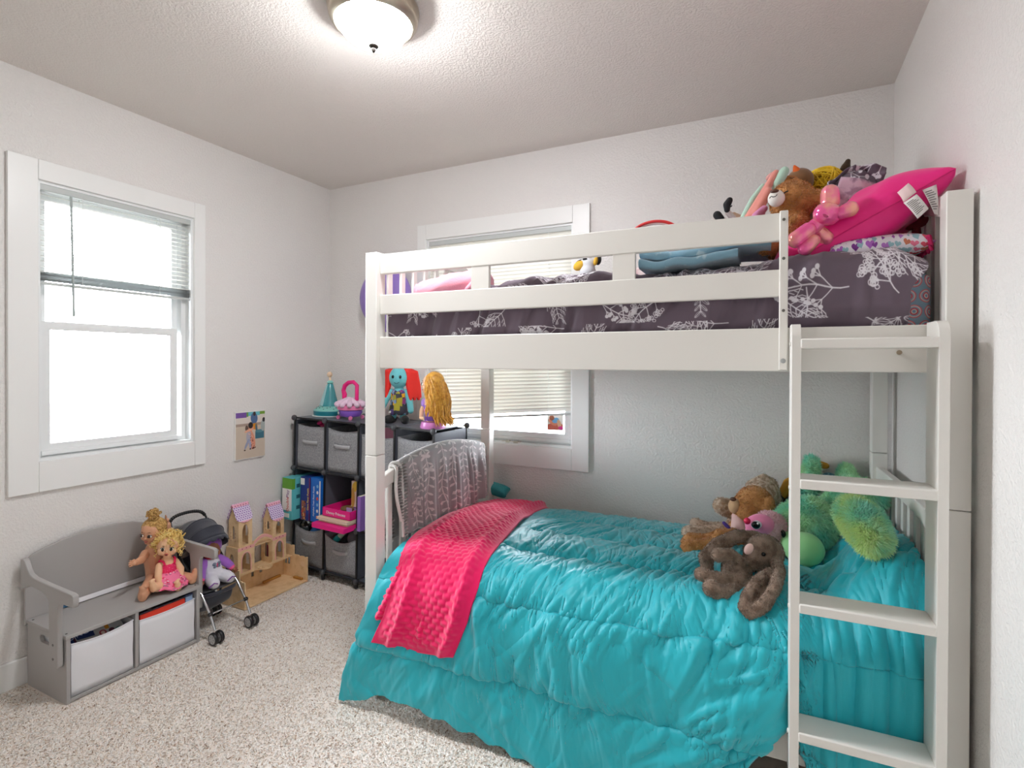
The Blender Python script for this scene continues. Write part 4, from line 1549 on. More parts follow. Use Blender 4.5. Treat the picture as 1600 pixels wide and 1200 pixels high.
for y in (-.935, -1.12):
    wheel_pair(.425, y, .029)
    wheel_pair(.148, y, .026)
part(st_, 'cross_bar', MB().tube([(.384, -1.12, .133), (.384, -.935, .133)], .003, 8), chrome)
hp = [(.085, -1.12, .49), (.072, -1.118, .527), (.070, -1.105, .541), (.070, -1.08, .549), (.070, -1.03, .552), (.070, -.98, .546), (.071, -.953, .532), (.074, -.938, .510), (.085, -.935, .49)]
part(st_, 'handle_bar', MB().tube(hp, .005, 8), blackp)
gp, _ = smooth_line(hp[1:8], 40)
for k in range(1, 39):
    part(st_, 'grip_ring', MB().ell(tuple(gp[k]), (.0085, .0085, .0085), n=10), blackp) if k == 1 else None
proto = [o for o in st_.children if o.name.startswith('grip_ring')][0]
for k in range(3, 39, 2):
    c = proto.copy()
    COL.objects.link(c)
    c.parent = st_
    c.location = Vector(gp[k]) - Vector(gp[1])
    ORG[c] = ORG[proto]
# canopy: cloth between four hoops
piv = (.165, .372)
hoops = [R(146), R(118), R(88), R(58), R(36)]
A = []
for hi, th in enumerate(hoops):
    for sub_ in range(4 if hi < len(hoops) - 1 else 1):
        f = sub_ / 4
        th2 = th + (hoops[min(hi + 1, len(hoops) - 1)] - th) * f
        Rr = .155 - .010 * math.sin(PI * f)
        row = []
        for k in range(25):
            ph = PI * k / 24
            rad = Rr * math.sin(ph) ** .55
            row.append((piv[0] + rad * math.cos(th2), -1.0275 - .100 * math.cos(ph), piv[1] + rad * math.sin(th2)))
        A.append(row)
can = part(st_, 'canopy', MB().grid(np.array(A)), navy, solid=.002, angle=50)
edge = [Vector(p) for p in A[-1]]
fr_ = []
for k, p in enumerate(A[-1]):
    sc = .010 * abs(math.sin(k * PI / 3))
    fr_.append([p, (p[0] + .012 + sc * .6, p[1], p[2] - .010 - sc)])
part(can, 'ruffle', MB().grid(np.array(fr_)), navy, solid=.0015, angle=60)
part(can, 'hoop', MB().tube([Vector(p) * 1 for p in A[8]], .003, 6).tube([Vector(p) for p in A[12]], .003, 6), navy)
# sling seat
rows = []
for x, z, sg in ((.100, .44, .0), (.135, .34, .006), (.165, .245, .012), (.20, .208, .016), (.25, .205, .014), (.30, .214, .008), (.322, .216, .003)):
    rows.append([(x + .012 * 0, -1.116 + .178 * k / 12, z - sg * math.sin(PI * k / 12)) for k in range(13)])
part(st_, 'sling_seat', MB().grid(np.array(rows)), navy, solid=.003, sub=1, angle=180)
rows = []
for x, z in ((.14, .20), (.15, .13), (.19, .10), (.25, .10), (.29, .13), (.30, .20)):
    rows.append([(x, -1.112 + .17 * k / 10, z - .012 * math.sin(PI * k / 10)) for k in range(11)])
part(st_, 'basket', MB().grid(np.array(rows)), navy, solid=.002, sub=1, angle=180)
rows = [[(x, y, z - d) for d in (0, .022)] for x, y, z in ((.322, -1.116, .214), (.334, -1.09, .210), (.336, -1.03, .207), (.334, -.965, .210), (.322, -.938, .214))]
part(st_, 'seat_edge', MB().grid(np.array(rows)), navy, solid=.003, sub=1, angle=180)

# --- cloth doll in the stroller
d3 = thing('cloth_doll', 'soft baby doll in white and purple butterfly suit sitting in the stroller', 'doll', (.24, -1.02, .225))
b = MB()
b.chain([(.235, -1.008, .262, .046), (.222, -1.010, .315, .040)])
b.chain([(.25, -1.03, .25, .030), (.285, -1.045, .243, .030), (.306, -1.050, .238, .026)])
b.chain([(.25, -.985, .25, .030), (.285, -.972, .243, .030), (.306, -.968, .238, .026)])
part(d3, 'suit', body(b, .003, 5), mat('white_velour', (222, 220, 228), .9, sheen=.3), angle=180)
sl = MB()
sl.chain([(.222, -1.045, .325, .022), (.240, -1.072, .295, .022), (.262, -1.084, .268, .019)])
part(d3, 'sleeve', body(sl, .003, 4), mat('purple_velour', (156, 96, 190), .9, sheen=.3), angle=180)
sl = MB()
sl.chain([(.222, -.973, .325, .022), (.240, -.945, .300, .022), (.262, -.932, .278, .019)])
part(d3, 'sleeve', body(sl, .003, 4), mat('purple_velour'), angle=180)
brown_skin = mat('brown_vinyl', (150, 96, 70), .5)
for p, q in (((.266, -1.087, .264), (.278, -1.092, .250)), ((.268, -.930, .272), (.280, -.925, .262))):
    hb = MB()
    hand(hb, p, q, Vector(q) - Vector(p), (0, 0, 1), .0115)
    part(d3, 'hand', body(hb, .0018, 2), brown_skin, angle=180)
    part(d3, 'cuff', MB().cap(Vector(p) - (Vector(q) - Vector(p)) * .6, .0185, p, .016), mat('pink_cuff', (230, 90, 140), .85))
H3 = headM((.232, -1.014, .388), (.9, -.35, -.12), (0, 0, 1), .050)
hb = head_shape(1.0)
bmesh.ops.transform(hb.bm, matrix=H3, verts=hb.bm.verts[:])
part(d3, 'head', body(hb, .0025, 3), brown_skin, angle=180)
face(d3, H3, brown_skin, ('dark', (50, 30, 20)), ('plum', (150, 60, 66)))
put(d3, 'hood', MB().ell((0, -.18, .22), (1.0, .92, .98), n=20), mat('purple_velour'), H3)
part(d3, 'collar', MB().lathe([(.026, -.008), (.032, 0), (.028, .008)], (.226, -1.011, .346), 18), mat('red_collar', (214, 40, 70), .8))
bf = MB()
for sy in (-1, 1):
    bf.ell((.2655, -1.009 + sy * .012, .315), (.004, .011, .009), (.3 * sy, .2, 0), 10).ell((.269, -1.009 + sy * .010, .302), (.004, .009, .007), (-.3 * sy, .1, 0), 10)
part(d3, 'butterfly_patch', bf, mat('patch_grey', (120, 130, 150), .8))
part(d3, 'butterfly_body', MB().ell((.272, -1.009, .309), (.003, .003, .012), n=8), mat('patch_pink', (220, 80, 130), .8))
for sy in (-1, 1):
    part(d3, "stitched_band", MB().tube([(.334, -1.0275 + sy * .0475 - .02, .237), (.338, -1.0225 + sy * .0475, .252), (.334, -1.0175 + sy * .0475 + .015, .242)], .003, 6), mat("band_purple", (120, 70, 150), .8))

# ================================================================== TOY CASTLE
wood = mat('pale_plywood', (234, 202, 158), .6, vary=(26, (218, 182, 134), .45, .7), bump=(60, .05, 4))
pinkt = mat('pink_trim_print', (238, 176, 170), .6)
cas = thing('toy_castle', 'wooden toy castle dollhouse with two lilac roofed towers on the carpet', 'dollhouse', (.13, -.62, 0))
TK = .006


def archway(c, w, z0, h, n=8):
    """Pointed arch outline."""
    p = [(c - w / 2, z0), (c + w / 2, z0)]
    zs = z0 + h * .55
    for k in range(n + 1):
        q = k / n
        p.append((c + w / 2 * math.cos(q * PI / 2) ** .9 if q < 1 else c, zs + (h * .45) * math.sin(q * PI / 2)))
    for k in range(n - 1, -1, -1):
        q = k / n
        p.append((c - w / 2 * math.cos(q * PI / 2) ** .9, zs + (h * .45) * math.sin(q * PI / 2)))
    return p


def crenel(y0, y1, z, n, d):
    """Points along a battlemented top edge from y1 back to y0."""
    p = []
    for k in range(n * 2, -1, -1):
        y = y0 + (y1 - y0) * k / (n * 2)
        zz = z if (k // 1) % 2 == 0 else z - d
        p.append((y, z))
        if 0 < k:
            ym = y0 + (y1 - y0) * (k - .5) / (n * 2)
            p.append((ym, z - d))
    return p


part(cas, 'floor_board', MB().box((.020, -.835, .004), (.243, -.412, .012)), wood, bevel=.001)
wing_l = rect(.02, .004, .243, .150)
part(cas, 'wing_wall', MB().plate([(.02, .012), (.243, .012), (.243, .138), (.236, .150), (.225, .146), (.213, .151), (.2, .150), (.2, .205), (.02, .205)], [], TK, XZ(-.829)), wood, bevel=.0008)
part(cas, 'wing_wall', MB().plate([(.02, .012), (.243, .012), (.243, .150), (.232, .150), (.228, .146), (.218, .146), (.214, .150), (.19, .150), (.186, .146), (.176, .146), (.172, .151), (.132, .152), (.132, .206), (.115, .206), (.111, .201), (.10, .201), (.096, .206), (.02, .206)],
                                        [archway(.062, .018, .085, .055), archway(.088, .018, .085, .055)], TK, XZ(-.412)), wood, bevel=.0008)
part(cas, 'rear_wall', MB().plate([(-.829, .012), (-.418, .012), (-.418, .136), (-.829, .136)],
                                  [archway(-.735, .066, .014, .10), rect(-.640, .075, -.622, .105), rect(-.585, .08, -.565, .122), rect(-.525, .082, -.505, .125)], TK, YZ(.034)), wood, bevel=.0008)
part(cas, 'upper_floor', MB().box((.02, -.80, .136), (.118, -.418, .142)), wood, bevel=.001)
# round balcony with its railing
bal = [(.118, -.66)] + [(.118 + .042 * math.sin(PI * k / 12), -.66 + .10 * k / 12) for k in range(13)] + [(.118, -.56)]
bal = [(x, y) for x, y in bal]
part(cas, 'balcony', MB().plate([(a, b_) for a, b_ in bal[1:-1]], (), .006, Matrix.Translation((0, 0, .136))), wood)
rail = [(.117 + .041 * math.sin(PI * k / 12), -.66 + .10 * k / 12) for k in range(13)]
part(cas, 'balcony_rail', MB().grid(np.array([[(x, y, .142), (x, y, .147)] for x, y in rail])).grid(np.array([[(x, y, .158), (x, y, .164)] for x, y in rail])), wood, solid=.003)
for k in range(13):
    x, y = rail[k]
    part(cas, 'baluster', MB().box((x - .0012, y - .0014, .146), (x + .0012, y + .0014, .159)), wood)
part(cas, 'step', MB().plate([(.05 + .055 * math.sin(PI * k / 10), -.79 + .135 * k / 10) for k in range(11)], (), .005, Matrix.Translation((0, 0, .0125))), wood)
part(cas, 'bench_block', MB().box((.205 - .06, -.437, .013), (.215, -.424, .026)), mat('honey_wood', (184, 130, 60), .5), bevel=.001)
part(cas, 'bench_block', MB().box((.045, -.57, .013), (.058, -.45, .026)), mat('honey_wood'), bevel=.001)


def tower(y0, y1, zl, zm, ze, zr):
    """Two storey tower: front walls face +x."""
    ym = (y0 + y1) / 2
    w = y1 - y0
    cr = crenel(y0, y1, zm, 4, .005)
    fw = part(cas, 'tower_wall', MB().plate([(y0, zl), (y1, zl)] + cr, [archway(ym, w * .52, zl + .012, .105)], TK, YZ(.114)), wood, bevel=.0008)
    for y in (y0, y1 - TK):
        part(cas, 'tower_wall', MB().plate(rect(.022, zl, .114, zm - .004), [archway(.068, .034, zl + .03, .085)], TK, XZ(y + TK)), wood, bevel=.0008)
    tr = archway(ym, w * .52 + .010, zl + .012, .111)
    part(fw, 'arch_trim', MB().plate(tr, [archway(ym, w * .52, zl + .0122, .105)], .0012, YZ(.1202)), pinkt)
    part(fw, 'band_print', MB().box((.1202, y0, zm - .024), (.1212, y1, zm - .006)), pinkt)
    for k in range(3):
        part(fw, 'gem_dot', MB().ell((.1214, y0 + w * (.25 + .25 * k), zm - .014), (.001, .003, .003), n=8), mat('gem_red', (150, 30, 70), .3))
    part(cas, 'tower_floor', MB().box((.022, y0 + TK, zm - .012), (.114, y1 - TK, zm - .006)), wood)
    a0, a1 = y0 + .010, y1 - .008
    am = (a0 + a1) / 2
    part(cas, 'turret_wall', MB().plate(rect(a0, zm - .004, a1, ze), [archway(am, (a1 - a0) * .45, zm + .002, (ze - zm) * .82)], TK, YZ(.106)), wood, bevel=.0008)
    for y in (a0, a1 - TK):
        gab = [(.03, zm - .004), (.106, zm - .004), (.106, ze), (.068, zr - .004), (.03, ze)]
        o_ = part(cas, 'turret_wall', MB().plate(gab, [archway(.068, .022, zm + .035, (ze - zm) * .55)], TK, XZ(y + TK)), wood, bevel=.0008)
        if y == a0:
            for zz in (.03, .05, .07):
                for xx_ in (.050, .086):
                    part(o_, 'gem_dot', MB().ell((xx_, y - .0005, zm + zz), (.0028, .001, .0028), n=8), mat('gem_red'))
    L = a1 - a0
    for sgn in (1, -1):
        v = Vector((.049 * sgn, 0, ze - .006 - zr)).normalized()
        q = math.hypot(.049, zr - ze + .006)
        out = [(a0 - .008, 0), (a1 + .008, 0), (a1 + .008, q * .72)] + [(am + (L / 2 + .008) * math.cos(R(15 * k)), q * .72 + q * .30 * math.sin(R(15 * k))) for k in range(1, 12)] + [(a0 - .008, q * .72)]
        M = frameM((.068, 0, zr), (0, 1, 0), v)
        mbr = MB().plate(out, (), .004, M)
        lay = mbr.bm.loops.layers.uv.verify()
        Mi = M.inverted()
        for f in mbr.bm.faces:
            for lp in f.loops:
                c_ = Mi @ lp.vert.co
                lp[lay].uv = ((c_.x - a0) / .1, c_.y / .1)
        part(cas, 'roof_board', mbr, roof_m, smooth=False)


cv = Canvas(240, 240, (178, 140, 202))
for gy in range(8):
    for gx in range(-1, 9):
        cv.ring(gx * 34 + (gy % 2) * 17, 52 + gy * 28, 18, 7, (244, 236, 248))
for gy in range(13):
    for gx in range(-1, 13):
        pass
cv.rect(0, 0, 240, 44, (240, 178, 200))
for k in range(6):
    cv.disc(20 + k * 40, 26, 7, (120, 40, 80))
roof_m = mat('scallop_roof_print', img=cv.image('scallop_roof_print'), rough=.6)
tower(-.785, -.682, .142, .300, .437, .527)
tower(-.562, -.466, .142, .296, .386, .482)
br = [(-.686, .275)] + [(-.686 + .128 * k / 12, .275 + .030 * math.sin(PI * k / 12)) for k in range(1, 12)] + [(-.558, .275), (-.558, .300)] + [(-.558 - .128 * k / 12, .300 + .030 * math.sin(PI * k / 12)) for k in range(1, 12)] + [(-.686, .300)]
bo = part(cas, 'bridge_arch', MB().plate(br, (), TK, YZ(.110)), wood)
part(bo, 'band_print', MB().plate([(y, z + (.008 if i < 13 else 0)) for i, (y, z) in enumerate(br)], (), .001, YZ(.1162)), pinkt)
part(cas, 'bridge_floor', MB().box((.03, -.686, .272), (.11, -.558, .277)), wood)
part(cas, 'door_leaf', MB().box((.04, -.535, .144), (.044, -.500, .23)), mat('raspberry_door', (150, 40, 80), .6))
part(cas, 'crest_print', MB().lathe([(.0005, 0), (.013, 0), (.016, .0006), (.013, .0012), (.0105, .0012), (.0105, .0006)], (.205, -.418, .105), 18, Matrix.Rotation(PI / 2, 3, 'X')), mat('crest_print', (236, 206, 170), .6))

# ================================================================== CUBE ORGANISER
panel_m = mat('charcoal_panel', (92, 95, 104), .38, spec=.4)
frame_m = mat('black_frame', (28, 28, 30), .4)
knob_m = mat('dark_knob', (66, 68, 72), .45)
SM = frameM((.066, -.352, .973), (1.06, -.030, -.022), (.030, 1.06, 0))
cube = thing('cube_organiser', 'charcoal plastic cube organiser standing in the corner behind the bunk', 'shelf', M=SM)
CX = (0, .2625, .53, .795, 1.062)
CZ = (0, -.3125, -.62, -.915)
DEP = .318
pm = MB().box((-.002, .006, .006), (.002, DEP - .006, .30)).mesh('panel')
pm.materials.append(panel_m)
hm_ = MB().box((.006, .006, -.002), (.258, DEP - .006, .002)).mesh('panel')
hm_.materials.append(panel_m)
bm2 = MB().box((.006, -.002, .006), (.258, .002, .30)).mesh('panel')
bm2.materials.append(panel_m)
km = MB().lathe([(.0005, .013), (.012, .012), (.0165, .007), (.0175, 0), (.0165, -.007), (.012, -.012), (.0005, -.013)], (0, 0, 0), 18, Matrix.Rotation(PI / 2, 3, 'X')).mesh('connector')
km.materials.append(knob_m)
km.polygons.foreach_set('use_smooth', [True] * len(km.polygons))


def inst(name, me, loc, parent):
    o = bpy.data.objects.new(name, me)
    COL.objects.link(o)
    o.parent = parent
    o.location = loc
    return o


for j in range(3):
    for i in range(5):
        inst('panel', pm, (CX[i], 0, CZ[j + 1]), cube)
    for i in range(4):
        inst('panel', bm2, (CX[i], DEP, CZ[j + 1]), cube)
for j in range(4):
    for i in range(4):
        inst('panel', hm_, (CX[i], 0, CZ[j] + .002), cube)
for i in range(5):
    for y in (0, DEP):
        part(cube, 'post', MB().box((CX[i] - .005, y - .004, -.965 + CX[i] * .02), (CX[i] + .005, y + .004, 0)), frame_m)
        part(cube, 'foot', MB().lathe([(.014, .05), (.010, 0)], (CX[i], y, -.965 + CX[i] * .021), 12), frame_m)
        for j in range(4):
            inst('connector', km, (CX[i], y - (.006 if y == 0 else -.006), CZ[j]), cube)
for j in range(4):
    for y in (0, DEP):
        part(cube, 'rail', MB().box((0, y - .004, CZ[j] - .005), (CX[4], y + .004, CZ[j] + .005)), frame_m)
bin_m = mat('grey_felt', (164, 165, 168), .9, vary=(160, (140, 141, 145), .4, .6), bump=(500, .25))
hnd_m = mat('grey_strap', (180, 181, 184), .8)


def cube_bin(i, j, label, h=.262, sag=.010, hz=None, tilt=.0, dy=0.0, hang=.004):
    x0, x1 = CX[i] + .014, CX[i + 1] - .014
    z0 = CZ[j + 1] + .008
    hz = hz or z0 + h * .62
    return fabric_bin((x0, .012 + dy, z0), (x1, DEP - .02, z0 + h), sag, bin_m, 'fabric_bin', label, front='y', handle=(((x0 + x1) / 2, hz), .125, hnd_m, hang), bulge=.005, group='grey felt bins in the cube organiser', M=SM.copy(), tilt=tilt)


cube_bin(0, 0, 'grey felt bin with a magenta bow on top, upper left cube of the organiser')
cube_bin(1, 0, 'grey felt bin next to the bow bin in the top row of cubes', h=.258, sag=.016)
cube_bin(2, 0, 'grey felt bin holding pink packets, top row of cubes behind the bunk post', h=.24)
cube_bin(3, 0, 'grey felt bin under the blonde doll bust in the end cube', h=.25, sag=.012)
cube_bin(0, 2, 'grey felt bin full of foil and blue toys in the bottom left cube', h=.245, sag=.03, tilt=.012, hang=.010)
cube_bin(1, 2, 'grey felt bin with teal toys in the bottom row, handle sagging', h=.225, sag=.035, tilt=.014, hang=.012)
SMi = lambda p: SM @ Vector(p)


def in_cube(name, label, cat, p, group=None):
    M = SM @ Matrix.Translation(p)
    return thing(name, label, cat, M=M, group=group)


bow = in_cube('hair_bow', 'magenta ribbon bow poking out of the upper left felt bin', 'bow', (.165, .07, -.045))
bl = MB()
for k in range(7):
    a = k * 2 * PI / 7
    bl.ell((.022 * math.cos(a), .012 * math.sin(a * 2), .018 * math.sin(a) + .008), (.018, .012, .012), (a, a, 0), 10)
part(bow, 'ribbon_loop', body(bl, .003, 1), mat('magenta_ribbon', (206, 30, 110), .4), angle=60)
part(bow, 'gold_charm', MB().ell((.045, 0, -.004), (.014, .010, .012), n=10), mat('gold_charm', (190, 160, 70), .4, .4))
part(bow, 'tail', MB().tube([(0, 0, 0), (.0, .02, -.06), (.01, .04, -.17)], .01, 8), mat('magenta_ribbon'))
pk = in_cube('toy_packet', 'dusky pink toy packet sticking out of a felt bin behind the bunk post', 'packet', (.70, .06, -.09))
part(pk, 'packet', MB().cbox((0, 0, .01), (.10, .02, .14), (0, R(28), 0)), mat('dusky_pink', (170, 100, 126), .4), bevel=.006)
fo = in_cube('foil_bag', 'crumpled silver foil bag in the bottom left felt bin', 'bag', (.06, .06, -.68))
fb = MB().ell((0, 0, 0), (.045, .04, .055), n=18)
for v in fb.bm.verts:
    k_ = 1 + .18 * math.sin(60 * v.co.x + 40 * v.co.z) * math.sin(55 * v.co.y + 31 * v.co.z)
    v.co *= k_
part(fo, 'foil', fb, mat('silver_foil', (170, 180, 184), .25, .8, vary=(40, (60, 70, 74), .5, .55)), angle=15)
bt = in_cube('toy_ball', 'blue plastic toy in the bottom left felt bin beside the foil', 'toy', (.150, .05, -.70))
part(bt, 'ball', MB().ell((0, 0, 0), (.042, .04, .034), (0, R(-25), 0), 18), mat('blue_plastic', (44, 120, 200), .35))
part(bt, 'cap', MB().ell((.036, .01, .022), (.018, .018, .016), n=12), mat('maroon_plastic', (120, 24, 50), .4))
tt = in_cube('toy_bottle', 'teal and lime toy tube in the bottom row felt bin', 'toy', (.36, .07, -.69))
part(tt, 'tube', MB().cap((-.03, -.02, -.02), .017, (.03, .04, .055), .015, 14), mat('lime_white_plastic', (196, 214, 190), .35))
part(tt, 'cap', MB().cap((-.046, -.03, -.04), .02, (-.03, -.02, -.02), .019, 14), mat('teal_plastic', (40, 176, 170), .35))
bgm = in_cube('cloth_bag', 'crumpled grey cloth bag in the bottom row felt bin', 'bag', (.445, .09, -.70))
part(bgm, 'cloth', body(MB().ell((0, 0, 0), (.055, .06, .05), n=14).ell((.02, -.02, .03), (.03, .03, .03), n=10), .006, 2), mat('grey_cloth', (112, 112, 116), .9))

# games and books in the middle row
def upright_box(name, label, x0, x1, y0, z1, m, cat='game box', dep=.24, group=None, z0=None):
    z0 = CZ[2] + .006 if z0 is None else z0
    t = thing(name, label, cat, M=SM @ Matrix.Translation(((x0 + x1) / 2, y0, z0)), group=group)
    w = x1 - x0
    h = z1 - z0
    part(t, 'box', MB().box((-w / 2, 0, 0), (w / 2, dep, h)), m, bevel=.0015)
    return t, w, h


FR = lambda x, z, up=False: frameM((x, -.0004, z), (0, 0, 1) if up else (1, 0, 0), (-1, 0, 0) if up else (0, 0, 1))
tealb = mat('teal_card', (96, 190, 196), .45)
t, w, h = upright_box('game_box', 'teal game box with green top band and white label, first on the middle shelf', -.012, .075, -.075, -.36, tealb)
part(t, 'green_band', MB().box((-w / 2 - .0006, -.0008, h * .74), (w / 2 + .0002, .02, h - .002)), mat('green_card', (96, 160, 44), .45))
part(t, 'white_label', MB().box((-w / 2 - .0005, -.0007, h * .22), (w / 2 - .006, .012, h * .74)), mat('white_card', (240, 238, 234), .5))
text('Double', .030, FR(.004, h * .37, True) @ Matrix.Translation((0, 0, .0008)), mat('red_ink', (206, 60, 50), .5), t)
text('Play', .030, FR(.004, h * .62, True) @ Matrix.Translation((0, 0, .0008)), mat('purple_ink', (130, 70, 140), .5), t)
part(t, 'white_badge', MB().box((-.026, -.0009, h * .05), (.018, .01, h * .15)), mat('white_card'))
for k in range(5):
    part(t, 'printed_tile', MB().box((w / 2 - .001, .03 + .03 * (k % 2), h * (.24 + .13 * k)), (w / 2 + .0006, .055 + .03 * (k % 2), h * (.33 + .13 * k))), mat('dark_teal_ink', (40, 96, 110), .5))
t, w, h = upright_box('puzzle_box', 'navy floor puzzle box with white barcode label on the middle shelf', .092, .172, -.03, -.352, mat('navy_puzzle', (26, 52, 130), .4))
part(t, 'barcode_label', MB().box((-w / 2 + .002, -.0008, h * .82), (-.004, .004, h * .97)), mat('white_card'))
cv = Canvas(60, 110, (150, 90, 60))
for k in range(40):
    cv.ell(rr.uniform(0, 60), rr.uniform(0, 110), rr.uniform(3, 9), rr.uniform(3, 7), rr.uniform(0, 3), rr.choice([(200, 60, 40), (60, 40, 30), (230, 190, 130), (170, 120, 80), (40, 60, 120)]))
part(t, 'picture', MB().boxuv((-.028, -.0009, .004), (.008, .003, h * .45), 0), mat('puzzle_picture', img=cv.image('puzzle_picture'), rough=.4), smooth=False)
text('Giant Floor Puzzle', .018, FR(.026, h * .5, True) @ Matrix.Translation((0, 0, .0006)), mat('yellow_ink', (240, 214, 90), .5), t)
part(t, 'purple_edge', MB().box((w / 2 - .006, -.0007, 0), (w / 2 + .0004, .004, h - .001)), mat('purple_card', (110, 40, 90), .45))
t, w, h = upright_box('puzzle_box', 'bright blue alphabet puzzle box on the middle shelf, next to the divider', .176, .253, -.025, -.349, mat('blue_puzzle', (24, 104, 196), .4))
text('Alphabet Train Floor Puzzle', .016, FR(-.012, h * .47, True) @ Matrix.Translation((0, 0, .0006)), mat('white_ink', (238, 240, 244), .5), t)
for k in range(6):
    part(t, 'train_picture', MB().ell((.018, -.0005, h * (.12 + .14 * k)), (.008, .0015, .010), n=10), mat('train_' + str(k % 3), ((214, 80, 60), (236, 232, 226), (120, 180, 220))[k % 3], .5))
part(t, 'white_edge', MB().box((w / 2 - .005, -.0007, .002), (w / 2 + .0004, .004, h * .95)), mat('white_card'))
pbm = mat('hot_pink_card', (238, 40, 140), .4)
t = in_cube('tray_box', 'flat hot pink box sticking out of the cube under the books', 'box', (.40, -.10, CZ[2] + .006))
part(t, 'box', MB().box((-.128, 0, 0), (.125, .28, .028)), pbm, bevel=.001)
for k, (c, w_, zz, dy, lab) in enumerate((((228, 216, 190), .23, .029, .0, 'cream book lying on the flat hot pink box'), ((238, 226, 200), .245, .043, -.012, 'cream book directly beneath the pink lidless box'))):
    t = in_cube('book', lab, 'book', (.398, -.06 + dy, CZ[2] + .006 + zz))
    part(t, 'cover', MB().box((-w_ / 2, 0, 0), (w_ / 2, .22, .002)).box((-w_ / 2, 0, .0105), (w_ / 2, .22, .0125)), mat('cream_cover', (226, 212, 182), .5))
    part(t, 'pages', MB().box((-w_ / 2 + .004, .003, .002), (w_ / 2 - .004, .217, .0105)), mat('page_paper', (240, 232, 214), .8))
t = in_cube('toy_tray', 'hot pink open tray box with white script lettering on the cream books', 'box', (.405, -.04, CZ[2] + .006 + .058))
part(t, 'tray', MB().box((-.112, 0, 0), (.108, .25, .004)).box((-.112, 0, 0), (.108, .004, .050)).box((-.112, .246, 0), (.108, .25, .05)).box((-.112, 0, 0), (-.108, .25, .05)).box((.104, 0, 0), (.108, .25, .05)), pbm)
text('Disney Princess', .024, FR(-.004, .024) @ Matrix.Translation((0, 0, .0004)), mat('white_ink'), t)
part(t, 'trinket', MB().ell((.0, .09, .035), (.045, .04, .018), n=12), mat('olive_trinket', (120, 90, 60), .6))
part(t, 'lilac_card', MB().box((.05, .03, .03), (.09, .034, .062)), mat('lilac_card', (190, 160, 215), .5))
cv = Canvas(100, 200, (246, 226, 206))
cv.rect(0, 0, 100, 46, (120, 60, 150)); cv.rect(8, 20, 60, 40, (176, 150, 205)); cv.disc(78, 26, 14, (240, 236, 244))
cv.ell(50, 170, 46, 34, .3, (240, 200, 70)); cv.ell(12, 100, 16, 60, 0, (214, 160, 80)); cv.ell(66, 120, 34, 44, 0, (246, 214, 190)); cv.ell(60, 96, 10, 4, .2, (200, 80, 80)); cv.disc(52, 130, 5, (50, 40, 40)); cv.disc(84, 130, 5, (50, 40, 40))
t = in_cube('puzzle_box', 'purple and yellow puzzle box with a drawn girl standing in the second cube', 'game box', (.475, .06, CZ[2] + .066))
part(t, 'box', MB().boxuv((-.052, 0, 0), (.045, .035, .20), 0), mat('girl_print', img=cv.image('girl_print'), rough=.4), smooth=False)
text('48', .016, FR(.028, .022) @ Matrix.Translation((0, 0, .0006)), mat('ink_grey', (60, 50, 80), .5), t)
for k, (c, zz, hh, lab) in enumerate((((190, 200, 60), 0, .15, 'lime yellow picture book behind the bunk post'), ((70, 110, 70), .0, .19, 'dark green picture book behind the bunk post'), ((150, 110, 190), 0, .2, 'lilac picture book behind the bunk post'))):
    x_ = (.735, .70, .56)[k]
    t, w, h = upright_box('picture_book', lab, x_ - .012, x_ + .012, -.02, CZ[2] + .006 + hh, mat('book_' + str(k), c, .45), 'book', .2, group='picture books behind the bunk post')
    part(t, 'pages', MB().box((-w / 2 + .003, .004, h - .0005), (w / 2 - .003, .198, h + .0015)), mat('page_paper'))

# ------------------------------------------------------------------ toys on top of the organiser
t = thing('cone_toy', 'teal cone shaped musical toy with round base at the corner end of the organiser', 'toy', M=SM @ Matrix.Translation((.095, .19, .002)))
te1, te2 = mat('teal_toy', (30, 128, 142), .3), mat('mint_toy', (130, 196, 186), .35)
part(t, 'foot_plate', MB().lathe([(.0005, 0), (.106, 0), (.108, .004), (.104, .007), (.0005, .007)], (0, 0, 0), 40), mat('white_toy', (226, 232, 230), .4))
part(t, 'drum', MB().lathe([(.099, .007), (.100, .034), (.098, .036)], (0, 0, 0), 40), te1)
part(t, 'collar', MB().lathe([(.099, .036), (.097, .042), (.066, .062), (.056, .064)], (0, 0, 0), 40), te2)
cone = MB().lathe([(.056, .064), (.054, .070), (.046, .10), (.032, .155), (.020, .20), (.014, .212), (.0005, .213)], (0, 0, 0), 40)
part(t, 'cone', cone, mat('teal_cone', (60, 150, 158), .25, coat=.3))
pl_ = MB()
for k in range(3):
    a = R(205 + k * 26)
    pl_.tube([(.0565 * math.cos(a), .0565 * math.sin(a), .066), (.047 * math.cos(a), .047 * math.sin(a), .10), (.0325 * math.cos(a), .0325 * math.sin(a), .155), (.021 * math.cos(a), .021 * math.sin(a), .2)], [.009, .008, .0055, .003], 8)
part(t, 'pleat', pl_, mat('silver_teal', (168, 206, 208), .3))
part(t, 'ruff', MB().lathe([(.016, .208), (.022, .214), (.016, .222), (.010, .228)], (0, 0, 0), 20), te2)
part(t, 'finial_stem', MB().cap((0, 0, .222), .007, (-.004, 0, .25), .006), mat('cream_toy', (236, 208, 176), .5))
part(t, 'finial_knob', MB().ell((-.006, 0, .266), (.017, .017, .019), n=16), mat('cream_toy'))
dots = MB()
for k in range(26):
    a = 2 * PI * k / 26
    q = .35 + .3 * (k % 3)
    rdd, zd = .097 - .031 * q, .0425 + .020 * q
    dots.ell((rdd * math.cos(a), rdd * math.sin(a), zd), (.0045, .0045, .002), n=6)
part(t, 'star_dot', dots, mat('dark_star', (30, 60, 70), .4))['kind'] = 'stuff'
